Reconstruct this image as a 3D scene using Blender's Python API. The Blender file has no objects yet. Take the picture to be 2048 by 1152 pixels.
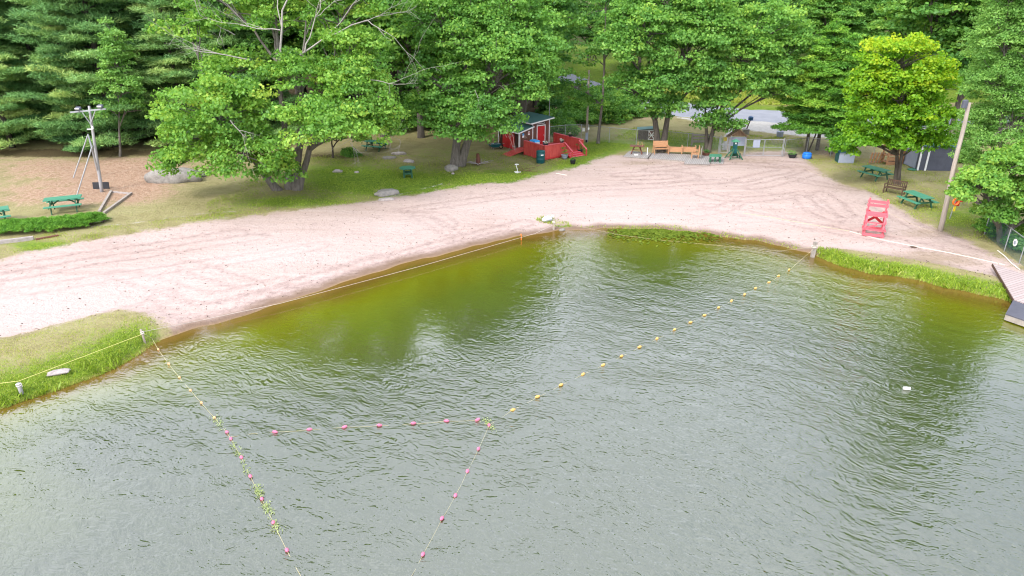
import bpy, math, random
import numpy as np
from mathutils import Vector, Matrix, Euler

random.seed(7)
RNG = np.random.default_rng(11)
C = bpy.context.scene.collection
PI = math.pi

# ------------------------------------------------------------------ camera model (the photo's pixels are 2048 x 1152)
FPX = 1365.0
CAM_H = 13.0
TH = math.radians(23.5)
CT, ST = math.cos(TH), math.sin(TH)


def ray(px, py):
    a = (px - 1024.0) / FPX
    b = -(py - 576.0) / FPX
    return np.array([a, CT + b * ST, -ST + b * CT])


def project(x, y, z):
    dz = z - CAM_H
    d = y * CT - dz * ST
    up = y * ST + dz * CT
    d = np.maximum(d, 0.5)
    return 1024 + FPX * x / d, 576 - FPX * up / d, d


def flat(px, py, z=0.0):
    r = ray(px, py)
    t = (z - CAM_H) / r[2]
    return np.array([r[0] * t, r[1] * t])


def P(px, py, Y):
    """point seen at (px, py) standing in the upright plane at distance Y"""
    r = ray(px, py)
    t = Y / r[1]
    return np.array([r[0] * t, Y, CAM_H + r[2] * t])


# ------------------------------------------------------------------ polygons
def sd_poly(x, y, poly):
    """signed distance, positive inside"""
    x = np.asarray(x, float); y = np.asarray(y, float)
    poly = np.asarray(poly, float)
    best = np.full(x.shape, 1e18)
    inside = np.zeros(x.shape, bool)
    n = len(poly)
    for i in range(n):
        ax, ay = poly[i]; bx, by = poly[(i + 1) % n]
        ex, ey = bx - ax, by - ay
        t = np.clip(((x - ax) * ex + (y - ay) * ey) / (ex * ex + ey * ey + 1e-12), 0, 1)
        dx = x - ax - t * ex; dy = y - ay - t * ey
        best = np.minimum(best, dx * dx + dy * dy)
        c = ((ay > y) != (by > y))
        with np.errstate(divide='ignore', invalid='ignore'):
            xi = ax + (y - ay) * ex / (ey if abs(ey) > 1e-12 else 1e-12)
        inside ^= c & (x < xi)
    d = np.sqrt(best)
    return np.where(inside, d, -d)


def sd_line(x, y, line):
    best = np.full(np.shape(x), 1e18)
    for (ax, ay), (bx, by) in zip(line[:-1], line[1:]):
        ex, ey = bx - ax, by - ay
        t = np.clip(((x - ax) * ex + (y - ay) * ey) / (ex * ex + ey * ey + 1e-12), 0, 1)
        best = np.minimum(best, (x - ax - t * ex) ** 2 + (y - ay - t * ey) ** 2)
    return np.sqrt(best)


def smooth(pts, it=2):
    pts = [np.asarray(p, float) for p in pts]
    for _ in range(it):
        q = [pts[0]]
        for a, b in zip(pts[:-1], pts[1:]):
            q += [a * .75 + b * .25, a * .25 + b * .75]
        q.append(pts[-1]); pts = q
    return pts


def fl(pts, it=0):
    r = [flat(*p) for p in pts]
    return smooth(r, it) if it else r


SHORE_PX = [(-420, 905), (-200, 862), (-60, 832), (0, 814), (40, 803), (80, 790), (120, 778), (160, 765), (200, 748), (240, 730), (280, 706),
            (302, 688), (340, 674), (380, 662), (440, 645), (500, 627), (560, 606), (620, 588), (700, 562),
            (760, 543), (820, 523), (900, 505), (960, 490), (1000, 481), (1050, 472), (1100, 463), (1120, 460), (1160, 459), (1220, 458),
            (1300, 458), (1360, 461), (1420, 469), (1480, 479), (1540, 488), (1590, 498), (1622, 506), (1650, 520), (1700, 536),
            (1760, 548), (1830, 560), (1900, 576), (1960, 590), (2010, 600), (2060, 612), (2160, 640), (2400, 690), (2900, 770)]
SHORE = fl(SHORE_PX, 3)
SHORE = [p + np.array([.3, 1.0]) * (.10 * math.sin(p[0] * 2.3 + 1) + .07 * math.sin(p[0] * 5.1) + .10 * math.sin(p[0] * .9 + 2)) for p in SHORE]
LAND = list(SHORE) + [np.array([600., 40.]), np.array([600., 900.]), np.array([-600., 900.]), np.array([-600., 20.])]
BANK_L = fl([(-500, 790), (-100, 722), (60, 694), (150, 662), (240, 642), (306, 652), (312, 700), (200, 765), (50, 820), (-100, 860), (-500, 960)], 0)
BANK_R = fl([(1636, 503), (1700, 510), (1800, 527), (1900, 545), (1990, 566), (2030, 580), (2200, 620), (2200, 680), (2030, 640), (1900, 600), (1700, 552), (1640, 530)], 0)
SAND = fl([(-500, 640), (-100, 556), (0, 536), (150, 503), (300, 474), (450, 452), (600, 432), (720, 416), (800, 405), (860, 394), (940, 382), (1020, 374),
           (1090, 360), (1150, 345), (1225, 323), (1300, 322), (1420, 328), (1480, 319), (1530, 314), (1580, 314), (1608, 334), (1650, 364),
           (1690, 384), (1740, 400), (1790, 428), (1830, 452), (1870, 468), (1920, 488), (1970, 512), (2020, 536), (2100, 575), (2300, 650),
           (2100, 660), (1900, 620), (1640, 575), (1400, 520), (1100, 500), (800, 560), (500, 660), (330, 700), (305, 664), (240, 640),
           (150, 662), (60, 692), (-100, 722), (-500, 800)], 0)
ROAD_PX_UP = [(900, 150), (1080, 175), (1250, 203), (1330, 213), (1420, 224), (1500, 234), (1600, 238), (1750, 242), (2000, 246), (2400, 250)]
ROAD_PX_LO = [(2400, 280), (2000, 276), (1750, 268), (1600, 263), (1500, 256), (1420, 252), (1350, 246), (1270, 228), (1150, 200), (960, 172)]


def sstep(e0, e1, v):
    t = np.clip((v - e0) / (e1 - e0), 0, 1)
    return t * t * (3 - 2 * t)


def height(x, y):
    x = np.asarray(x, float); y = np.asarray(y, float)
    d = sd_poly(x, y, LAND)
    land = 0.30 * (1 - np.exp(-np.maximum(d, 0) / 3.5)) + 0.011 * np.clip(d, 0, 60)
    bank = np.maximum(sstep(-1.2, .6, sd_poly(x, y, BANK_L)), sstep(-1.0, .5, sd_poly(x, y, BANK_R)))
    land = land + bank * 0.22 * sstep(0.0, 0.5, d)
    land = land + 0.13 * np.clip(y - 86 - 0.05 * np.abs(x), 0, 60)
    land = land + 0.05 * sstep(3, 12, d) * (np.sin(x * .31 + 1.3) * np.cos(y * .27 + .4) + .6 * np.sin(x * .83 + y * .6))
    water = -0.14 * np.minimum(-d, 12)
    return np.where(d > 0, land, water)


def hz(x, y):
    return float(height(np.array([x]), np.array([y]))[0])


def G(px, py, dz=0.0):
    """the point of the ground seen at pixel (px, py)"""
    r = ray(px, py)
    z = 0.4
    for _ in range(12):
        t = (z - CAM_H) / r[2]
        z2 = max(hz(r[0] * t, r[1] * t), 0.0)
        if abs(z2 - z) < 1e-3:
            break
        z = .5 * z + .5 * z2
    t = (z - CAM_H) / r[2]
    return np.array([r[0] * t, r[1] * t, z + dz])


def ang(p, q):
    a = G(*p); b = G(*q)
    return math.atan2(b[1] - a[1], b[0] - a[0])


# ------------------------------------------------------------------ node helpers
def new_mat(name):
    m = bpy.data.materials.new(name); m.use_nodes = True
    m.node_tree.nodes.clear()
    return m, m.node_tree


class N:
    def __init__(s, tree): s.t = tree

    def __call__(s, typ, ins=None, **props):
        n = s.t.nodes.new(typ)
        for k, v in props.items(): setattr(n, k, v)
        for k, v in (ins or {}).items(): s.set(n.inputs[k], v)
        return n

    def set(s, sock, v):
        if isinstance(v, bpy.types.NodeSocket): s.t.links.new(v, sock)
        elif isinstance(v, (tuple, list)):
            v = tuple(v)
            if sock.type == 'RGBA' and len(v) == 3: v = v + (1,)
            sock.default_value = v
        else: sock.default_value = v

    def math(s, op, a, b=None, c=None, clamp=False):
        n = s.t.nodes.new('ShaderNodeMath'); n.operation = op; n.use_clamp = clamp
        for i, v in enumerate((a, b, c)):
            if v is not None: s.set(n.inputs[i], v)
        return n.outputs[0]

    def mix(s, f, a, b, blend='MIX'):
        n = s.t.nodes.new('ShaderNodeMix'); n.data_type = 'RGBA'; n.blend_type = blend; n.clamp_factor = True
        s.set(n.inputs['Factor'], f); s.set(n.inputs[6], a); s.set(n.inputs[7], b)
        return n.outputs[2]

    def noise(s, vec, scale, detail=3, rough=.55, dist=0.0):
        n = s('ShaderNodeTexNoise', {'Scale': scale, 'Detail': detail, 'Roughness': rough, 'Distortion': dist})
        if vec is not None: s.set(n.inputs['Vector'], vec)
        return n.outputs['Fac']

    def mapping(s, vec, scale=(1, 1, 1), rot=(0, 0, 0)):
        n = s('ShaderNodeMapping'); s.set(n.inputs['Vector'], vec)
        n.inputs['Scale'].default_value = scale; n.inputs['Rotation'].default_value = rot
        return n.outputs[0]

    def rng(s, v, a, b, c=0., d=1.):
        n = s('ShaderNodeMapRange', {'From Min': a, 'From Max': b, 'To Min': c, 'To Max': d}, interpolation_type='SMOOTHSTEP')
        s.set(n.inputs['Value'], v)
        return n.outputs[0]

    def attr(s, name):
        return s('ShaderNodeAttribute', attribute_name=name).outputs['Fac']

    def ramp(s, f, stops):
        n = s('ShaderNodeValToRGB'); e = n.color_ramp.elements
        while len(e) < len(stops): e.new(.5)
        for k, (p, c) in enumerate(stops):
            e[k].position = p; e[k].color = tuple(c) + (1,)
        s.set(n.inputs[0], f)
        return n.outputs[0]


def pm(name, col, rough=.7, var=.25, scale=3.0, bump=.15, stretch=(1, 1, 1), metal=0.0, col2=None, spec=.3):
    """painted / raw surface with uneven colour, grime and a little relief"""
    m, t = new_mat(name); n = N(t)
    co = n('ShaderNodeTexCoord').outputs['Object']
    v = n.mapping(co, stretch)
    a = n.noise(v, scale, 5, .62)
    b = n.noise(v, scale * 7, 3, .6)
    f = n.math('ADD', n.math('MULTIPLY', a, .7), n.math('MULTIPLY', b, .3))
    dark = tuple(c * (1 - var * 1.3) for c in col) if col2 is None else col2
    light = tuple(min(1, c * (1 + var * .8)) for c in col)
    c = n.ramp(f, [(.3, dark), (.52, col), (.75, light)])
    p = n('ShaderNodeBsdfPrincipled', {'Base Color': c, 'Roughness': rough, 'Metallic': metal})
    p.inputs['Specular IOR Level'].default_value = spec
    if bump:
        bp = n('ShaderNodeBump', {'Strength': min(1, bump), 'Distance': .03 if bump < .9 else .10, 'Height': f})
        t.links.new(bp.outputs[0], p.inputs['Normal'])
    o = n('ShaderNodeOutputMaterial'); t.links.new(p.outputs[0], o.inputs[0])
    return m


def planks(name, col, col2, width, axis=0, rough=.75):
    """boards: joints every `width` metres along a local axis, each board its own tone"""
    m, t = new_mat(name); n = N(t)
    co = n('ShaderNodeTexCoord').outputs['Object']
    sx = n('ShaderNodeSeparateXYZ'); n.set(sx.inputs[0], co)
    q = n.math('DIVIDE', sx.outputs[axis], width)
    fr = n.math('FRACT', q); fl_ = n.math('FLOOR', q)
    wn = n('ShaderNodeTexWhiteNoise', noise_dimensions='1D'); n.set(wn.inputs['W'], fl_)
    st = [14, 14, 14]; st[(axis + 1) % 3] = 2
    g = n.noise(n.mapping(co, tuple(st)), 1.0, 4, .6)
    f = n.math('ADD', n.math('MULTIPLY', wn.outputs['Value'], .55), n.math('MULTIPLY', g, .5))
    c = n.mix(f, col, col2)
    edge = n.math('LESS_THAN', n.math('ABSOLUTE', n.math('SUBTRACT', fr, .5)), .45)
    c = n.mix(edge, tuple(k * .3 for k in col2), c)
    p = n('ShaderNodeBsdfPrincipled', {'Base Color': c, 'Roughness': rough})
    p.inputs['Specular IOR Level'].default_value = .25
    bp = n('ShaderNodeBump', {'Strength': .4, 'Distance': .02, 'Height': n.math('ADD', edge, n.math('MULTIPLY', g, .3))})
    t.links.new(bp.outputs[0], p.inputs['Normal'])
    o = n('ShaderNodeOutputMaterial'); t.links.new(p.outputs[0], o.inputs[0])
    return m


def leaf_mat(name, stops, trans=.46, vary=.12):
    m, t = new_mat(name); n = N(t)
    a = n.attr('tint')
    oi = n('ShaderNodeObjectInfo').outputs['Random']
    f = n.math('ADD', a, n.math('MULTIPLY', n.math('SUBTRACT', oi, .5), vary), clamp=True)
    c = n.ramp(f, stops)
    d = n('ShaderNodeBsdfDiffuse', {'Color': c})
    tr = n('ShaderNodeBsdfTranslucent', {'Color': n.mix(.5, c, n.mix(1.0, c, (1.25, 1.15, .5), 'MULTIPLY'))})
    ms = n('ShaderNodeMixShader', {0: trans, 1: d.outputs[0], 2: tr.outputs[0]})
    gl = n('ShaderNodeBsdfGlossy', {'Color': (.9, .95, .9), 'Roughness': .45})
    m2 = n('ShaderNodeMixShader', {0: .015, 1: ms.outputs[0], 2: gl.outputs[0]})
    o = n('ShaderNodeOutputMaterial'); t.links.new(m2.outputs[0], o.inputs[0])
    return m


# ------------------------------------------------------------------ objects, things, parts
def link(o, parent=None):
    C.objects.link(o)
    if parent is not None: o.parent = parent
    return o


def tag(o, label=None, cat=None, group=None, kind=None):
    if label: o['label'] = label
    if cat: o['category'] = cat
    if group: o['group'] = group
    if kind: o['kind'] = kind
    return o


def thing(name, label, cat, loc=(0, 0, 0), rz=0.0, group=None):
    o = bpy.data.objects.new(name, None); o.empty_display_size = .2
    o.location = tuple(loc); o.rotation_euler = (0, 0, rz)
    link(o)
    return tag(o, label, cat, group)


def np_mesh(name, V, F, mat, smooth_=False, attrs=None):
    """V (n,3); F list of int arrays of equal width, or one array"""
    me = bpy.data.meshes.new(name)
    V = np.asarray(V, np.float32)
    Fs = F if isinstance(F, list) else [F]
    Fs = [np.asarray(f, np.int32) for f in Fs if len(f)]
    loops = np.concatenate([f.ravel() for f in Fs])
    tot = np.concatenate([np.full(len(f), f.shape[1], np.int32) for f in Fs])
    start = np.concatenate([[0], np.cumsum(tot)[:-1]]).astype(np.int32)
    me.vertices.add(len(V)); me.vertices.foreach_set('co', V.ravel())
    me.loops.add(len(loops)); me.loops.foreach_set('vertex_index', loops)
    me.polygons.add(len(tot)); me.polygons.foreach_set('loop_start', start)
    me.polygons.foreach_set('loop_total', tot)
    me.update(calc_edges=True)
    if smooth_: me.polygons.foreach_set('use_smooth', np.ones(len(tot), bool))
    for k, v in (attrs or {}).items():
        a = me.attributes.new(k, 'FLOAT', 'POINT'); a.data.foreach_set('value', np.asarray(v, np.float32))
    me.materials.append(mat)
    me.validate()
    return me


class MB:
    """collects shapes into one mesh"""
    def __init__(s): s.v = []; s.f = []; s.sm = False

    def add(s, vs, fs, M=None):
        b = len(s.v)
        for p in vs: s.v.append(tuple(M @ Vector(p)) if M is not None else tuple(p))
        for f in fs: s.f.append([b + i for i in f])
        return s

    def box(s, c, size, rot=(0, 0, 0), ch=0.0):
        x, y, z = (k / 2 for k in size)
        M = Matrix.Translation(Vector(c)) @ Euler(rot).to_matrix().to_4x4()
        if ch <= 0:
            vs = [(-x, -y, -z), (x, -y, -z), (x, y, -z), (-x, y, -z), (-x, -y, z), (x, -y, z), (x, y, z), (-x, y, z)]
            fs = [(0, 3, 2, 1), (4, 5, 6, 7), (0, 1, 5, 4), (1, 2, 6, 5), (2, 3, 7, 6), (3, 0, 4, 7)]
        else:
            a, b = x - ch, y - ch
            ring = [(-a, -y), (a, -y), (x, -b), (x, b), (a, y), (-a, y), (-x, b), (-x, -b)]
            vs = [(p[0], p[1], -z) for p in ring] + [(p[0], p[1], z - ch) for p in ring] + [(p[0] * (a / x), p[1] * (b / y), z) for p in ring]
            fs = [tuple(range(7, -1, -1)), tuple(range(16, 24))]
            for k in range(2):
                for i in range(8):
                    j = (i + 1) % 8
                    fs.append((k * 8 + i, k * 8 + j, k * 8 + 8 + j, k * 8 + 8 + i))
        return s.add(vs, fs, M)

    def bar(s, p, q, w, h=None):
        """rectangular bar between two points"""
        h = h or w
        p = Vector(p); q = Vector(q); d = q - p
        R = d.to_track_quat('Y', 'Z').to_matrix().to_4x4()
        M = Matrix.Translation((p + q) / 2) @ R
        x, y, z = w / 2, d.length / 2, h / 2
        vs = [(-x, -y, -z), (x, -y, -z), (x, y, -z), (-x, y, -z), (-x, -y, z), (x, -y, z), (x, y, z), (-x, y, z)]
        fs = [(0, 3, 2, 1), (4, 5, 6, 7), (0, 1, 5, 4), (1, 2, 6, 5), (2, 3, 7, 6), (3, 0, 4, 7)]
        return s.add(vs, fs, M)

    def tube(s, pts, r, n=8, cap=True):
        pts = [Vector(p) for p in pts]
        rs = r if isinstance(r, (list, tuple)) else [r] * len(pts)
        b = len(s.v); ref = Vector((.31, .17, .93))
        for i, p in enumerate(pts):
            d = (pts[min(i + 1, len(pts) - 1)] - pts[max(i - 1, 0)])
            d = d.normalized() if d.length > 1e-9 else Vector((0, 0, 1))
            if abs(d.dot(ref)) > .95: ref = Vector((.93, .2, .1))
            u = d.cross(ref).normalized(); w = d.cross(u)
            for k in range(n):
                a = 2 * PI * k / n
                s.v.append(tuple(p + (u * math.cos(a) + w * math.sin(a)) * rs[i]))
        for i in range(len(pts) - 1):
            for k in range(n):
                j = (k + 1) % n
                s.f.append([b + i * n + k, b + i * n + j, b + (i + 1) * n + j, b + (i + 1) * n + k])
        if cap:
            s.f.append([b + k for k in range(n)][::-1]); s.f.append([b + (len(pts) - 1) * n + k for k in range(n)])
        return s

    def lathe(s, prof, n=16, M=None):
        b = []
        for r, z in prof:
            b += [(r * math.cos(2 * PI * k / n), r * math.sin(2 * PI * k / n), z) for k in range(n)]
        fs = []
        for i in range(len(prof) - 1):
            for k in range(n):
                j = (k + 1) % n
                fs.append((i * n + k, i * n + j, (i + 1) * n + j, (i + 1) * n + k))
        fs.append(tuple(range(n))[::-1]); fs.append(tuple((len(prof) - 1) * n + k for k in range(n)))
        return s.add(b, fs, M)

    def prism(s, poly, z0, z1):
        n = len(poly)
        a = [(p[0], p[1], z0) for p in poly] + [(p[0], p[1], z1) for p in poly]
        fs = [tuple(range(n))[::-1], tuple(range(n, 2 * n))] + [(i, (i + 1) % n, n + (i + 1) % n, n + i) for i in range(n)]
        return s.add(a, fs)

    def slab(s, corners, th):
        """a plate of thickness th under four (or more) 3D corners"""
        n = len(corners)
        a = [tuple(c) for c in corners] + [(c[0], c[1], c[2] - th) for c in corners]
        fs = [tuple(range(n)), tuple(range(n, 2 * n))[::-1]] + [(i, n + i, n + (i + 1) % n, (i + 1) % n) for i in range(n)]
        return s.add(a, fs)

    def build(s, name, mat, parent=None, smooth_=False):
        me = bpy.data.meshes.new(name)
        me.from_pydata(s.v, [], s.f); me.materials.append(mat)
        if smooth_: me.polygons.foreach_set('use_smooth', [True] * len(me.polygons))
        me.update()
        return link(bpy.data.objects.new(name, me), parent)


def copy_thing(root, loc, rz=0.0, scale=1.0, label=None, group=None):
    r = root.copy(); C.objects.link(r)
    r.location = tuple(loc); r.rotation_euler = (0, 0, rz)
    r.scale = (scale,) * 3 if not isinstance(scale, tuple) else scale
    if label: r['label'] = label
    if group: r['group'] = group
    for ch in list(root.children):
        c = ch.copy(); C.objects.link(c); c.parent = r
        for g in list(ch.children):
            d = g.copy(); C.objects.link(d); d.parent = c
    return r
# ------------------------------------------------------------------ ground
def ground_mat():
    m, t = new_mat('ground'); n = N(t)
    pos = n('ShaderNodeNewGeometry').outputs['Position']
    nA = n.noise(pos, .22, 3); nB = n.noise(pos, .9, 4, .6); nC = n.noise(pos, 4.0, 4, .65); nD = n.noise(pos, 16, 3, .7)
    grain = n.noise(pos, 45, 2, .8)
    str1 = n.noise(n.mapping(pos, (.16, 1.5, 1), (0, 0, math.radians(-9))), 1.0, 5, .6, .6)
    str2 = n.noise(n.mapping(pos, (.12, 2.6, 1), (0, 0, math.radians(-24))), 1.0, 4, .6, .9)

    def soft(name, w1=.55, w2=.45, w3=.35, lo=.40, hi=.60):
        a = n.attr(name)
        s = n.math('ADD', a, n.math('MULTIPLY', n.math('SUBTRACT', nB, .5), w1))
        s = n.math('ADD', s, n.math('MULTIPLY', n.math('SUBTRACT', nC, .5), w2))
        s = n.math('ADD', s, n.math('MULTIPLY', n.math('SUBTRACT', nD, .5), w3))
        return n.rng(s, lo, hi)
    # --- sand
    sand = n.ramp(n.math('ADD', n.math('MULTIPLY', str1, .6), n.math('MULTIPLY', nA, .4)),
                  [(.28, (.335, .245, .205)), (.44, (.425, .325, .283)), (.64, (.47, .37, .33))])
    sand = n.mix(n.math('MULTIPLY', n.rng(str2, .52, .74), .16), sand, (.27, .20, .18))
    sand = n.mix(n.math('MULTIPLY', n.rng(n.math('ADD', n.math('MULTIPLY', nC, .6), n.math('MULTIPLY', nB, .4)), .50, .68), .5), sand, (.27, .205, .185))
    sand = n.mix(n.math('MULTIPLY', n.rng(grain, .58, .72), .15), sand, (.21, .155, .14))
    sand = n.mix(n.math('MULTIPLY', n.rng(nD, .64, .72), .2), sand, (.14, .10, .088))
    trk = n.math('MULTIPLY', n.attr('track'), n.rng(n.math('ADD', nC, n.math('MULTIPLY', nD, .5)), .42, .95))
    sand = n.mix(n.math('MULTIPLY', trk, .72), sand, (.185, .128, .112))
    sand = n.mix(n.math('MULTIPLY', n.attr('drysand'), .55), sand, (.475, .39, .36))
    tan = soft('tansand', .4, .5, .4, .3, .8)
    sand = n.mix(n.math('MULTIPLY', tan, .7), sand, (.26, .195, .125))
    wetm = n.rng(n.math('ADD', n.attr('wet'), n.math('MULTIPLY', n.math('SUBTRACT', nB, .5), .5)), .3, .85)
    sand = n.mix(n.math('MULTIPLY', wetm, .85), sand, (.155, .098, .06))
    # --- vegetation and soil
    dry = n.ramp(n.math('ADD', n.math('MULTIPLY', nB, .5), n.math('MULTIPLY', nD, .5)),
                 [(.28, (.14, .118, .05)), (.46, (.25, .22, .10)), (.68, (.37, .32, .18))])
    grn = n.ramp(n.math('ADD', n.math('MULTIPLY', nC, .5), n.math('MULTIPLY', nD, .5)),
                 [(.30, (.05, .09, .012)), (.48, (.12, .195, .02)), (.66, (.22, .29, .03))])
    lit = n.ramp(n.math('ADD', n.math('MULTIPLY', nC, .45), n.math('MULTIPLY', nD, .55)),
                 [(.30, (.15, .078, .045)), (.47, (.315, .20, .13)), (.68, (.50, .37, .275))])
    veg = n.mix(soft('green', .75, .7, .5, .30, .72), dry, grn)
    veg = n.mix(soft('litter', 1.0, .7, .5, .30, .74), veg, lit)
    bare = n.math('MULTIPLY', n.rng(n.math('ADD', n.math('MULTIPLY', nB, .6), n.math('MULTIPLY', nC, .4)), .55, .68), .45)
    veg = n.mix(bare, veg, (.30, .225, .15))
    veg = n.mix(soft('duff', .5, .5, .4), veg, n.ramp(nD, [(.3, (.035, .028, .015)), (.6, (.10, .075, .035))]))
    # --- road
    grav = n.ramp(n.math('ADD', n.math('MULTIPLY', grain, .4), n.math('MULTIPLY', nC, .6)), [(.3, (.33, .31, .27)), (.5, (.45, .425, .385)), (.7, (.56, .535, .50))])
    veg = n.mix(soft('gravel', .5, .5, .5), veg, grav)
    asp = n.ramp(n.math('ADD', n.math('MULTIPLY', grain, .4), n.math('MULTIPLY', nB, .6)), [(.3, (.225, .235, .265)), (.6, (.295, .305, .335))])
    veg = n.mix(soft('asphalt', .05, .06, .08, .42, .58), veg, asp)
    col = n.mix(soft('sand', .80, .70, .45, .36, .64), veg, sand)
    # lake bed
    col = n.mix(n.attr('bed'), col, n.mix(nB, (.26, .175, .07), (.35, .24, .11)))
    p = n('ShaderNodeBsdfPrincipled', {'Base Color': col, 'Roughness': .95})
    p.inputs['Specular IOR Level'].default_value = .12
    hgt = n.math('ADD', n.math('MULTIPLY', nC, .7), n.math('MULTIPLY', nD, .18))
    hgt = n.math('SUBTRACT', hgt, n.math('MULTIPLY', trk, .35))
    bp = n('ShaderNodeBump', {'Strength': .8, 'Distance': .20, 'Height': hgt})
    t.links.new(bp.outputs[0], p.inputs['Normal'])
    o = n('ShaderNodeOutputMaterial'); t.links.new(p.outputs[0], o.inputs[0])
    return m


def axis(segs):
    out = [segs[0][0]]
    for a, b, st in segs:
        k = max(1, int(round((b - a) / st)))
        out += list(np.linspace(a, b, k + 1)[1:])
    return np.array(out)


def blob(u, v, items):
    r = np.zeros_like(u)
    for cx, cy, rx, ry, w in items:
        r = r + w * np.exp(-(((u - cx) / rx) ** 2 + ((v - cy) / ry) ** 2))
    return np.clip(r, 0, 1)


def build_ground():
    xs = axis([(-900, -200, 100), (-200, -75, 8), (-75, 75, .25), (75, 200, 8), (200, 900, 100)])
    ys = axis([(-60, 8, 6), (8, 68, .22), (68, 110, .7), (110, 170, 3), (170, 400, 20), (400, 1500, 180)])
    X, Y = np.meshgrid(xs, ys)
    x = X.ravel(); y = Y.ravel()
    z = height(x, y)
    u, v, d = project(x, y, z)
    far = (y < 9) | (np.abs(u - 1024) > 1900)
    sd = sd_poly(x, y, SAND)
    at = {}
    m = np.clip(.5 + sd / 2.2, 0, 1)
    bl = np.clip(.5 + sd_poly(x, y, BANK_L) / 2.6, 0, 1); br = np.clip(.5 + sd_poly(x, y, BANK_R) / 1.4, 0, 1)
    # little grass spots on the beach
    spots = blob(u, v, [(1080, 441, 8, 3, .7), (1128, 452, 22, 4, .7), (1250, 456, 120, 5, .62), (1400, 464, 60, 5, .4), (1030, 365, 50, 9, .2), (1780, 505, 2, 2, 0), (940, 392, 60, 5, .25)])
    at['sand'] = np.clip(m * (1 - bl) * (1 - br) - spots * .75, 0, 1)
    g = blob(u, v, [(760, 360, 110, 40, .75), (640, 350, 90, 40, .55), (900, 372, 150, 18, .95), (1010, 355, 120, 20, .8), (1160, 330, 70, 20, .8),
                    (1190, 300, 45, 18, .75), (470, 440, 90, 12, .55), (90, 492, 90, 16, .8), (330, 470, 70, 10, .45), (600, 410, 150, 14, .4), (980, 310, 60, 20, .3),
                    (880, 300, 90, 30, .4), (1240, 265, 80, 14, .25), (1350, 285, 60, 16, .8), (1240, 290, 60, 14, .7), (1450, 290, 60, 14, .8), (1560, 295, 60, 10, .6),
                    (1530, 225, 200, 14, 1), (1380, 208, 120, 12, 1), (1850, 400, 90, 40, .42), (1930, 440, 70, 30, .6), (1700, 340, 60, 14, .25), (1960, 500, 30, 20, .3),
                    (240, 330, 50, 6, .4), (120, 335, 70, 6, .45), (300, 358, 20, 4, .4), (540, 400, 120, 16, .42), (330, 400, 60, 10, .2), (1260, 262, 60, 10, .3), (1500, 280, 90, 10, .3), (1620, 420, 1, 1, 0)])
    lushL = np.clip(1 - np.maximum(sd_poly(x, y, LAND), 0) / 2.9, 0, 1)
    g = np.maximum(g, .30)
    g = np.maximum(g, bl * np.clip(.36 + .85 * lushL ** 1.5, 0, 1)); g = np.maximum(g, br * np.clip(.30 + .9 * np.clip(1 - np.maximum(sd_poly(x, y, LAND), 0) / 1.6, 0, 1), 0, 1)); g = np.maximum(g, np.clip(spots, 0, 1))
    g = np.where(v < 205, np.maximum(g, .75), g)
    g = np.where(far, .5, g)
    at['green'] = g
    l = blob(u, v, [(150, 338, 290, 34, .68), (60, 395, 160, 26, .5), (270, 360, 90, 40, .6), (190, 390, 120, 22, .55), (450, 395, 120, 14, .3), (800, 320, 60, 14, .4), (990, 330, 50, 10, .35),
                    (1285, 235, 30, 10, .5), (1300, 318, 90, 6, .45), (1660, 305, 40, 9, .7), (1640, 320, 40, 6, .3)])
    at['litter'] = l
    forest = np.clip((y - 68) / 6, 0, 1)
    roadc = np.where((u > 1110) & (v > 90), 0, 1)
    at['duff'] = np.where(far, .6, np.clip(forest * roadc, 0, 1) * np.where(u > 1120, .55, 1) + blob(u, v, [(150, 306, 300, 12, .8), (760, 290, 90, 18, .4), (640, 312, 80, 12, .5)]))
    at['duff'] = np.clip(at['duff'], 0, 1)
    up = [flat(*p) for p in ROAD_PX_UP]; lo = [flat(*p) for p in ROAD_PX_LO]
    at['asphalt'] = np.clip(.5 + sd_poly(x, y, up + lo) / .5, 0, 1)
    grv = fl([(1340, 247), (1420, 253), (1500, 256), (1600, 262), (1750, 267), (1900, 272), (1900, 300), (1700, 292), (1600, 285), (1500, 276), (1430, 264)])
    at['gravel'] = np.clip(.5 + sd_poly(x, y, grv) / 2.0, 0, 1)
    path = fl([(1440, 312), (1446, 285), (1462, 262), (1476, 262), (1464, 285), (1458, 312)])
    at['gravel'] = np.maximum(at['gravel'], np.clip(.5 + sd_poly(x, y, path) / .5, 0, 1) * .8)
    # worn strip of gravel along the left lawn edge and the slabs
    strip = fl([(180, 470), (250, 463), (330, 452), (430, 440), (520, 432), (640, 424)], 1)
    at['gravel'] = np.maximum(at['gravel'], np.clip(1.05 - sd_line(x, y, strip) / .5, 0, 1) * .45)
    strip = fl([(780, 406), (830, 392), (885, 378)], 1)
    at['gravel'] = np.maximum(at['gravel'], np.clip(1.05 - sd_line(x, y, strip) / .45, 0, 1) * .5)
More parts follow.
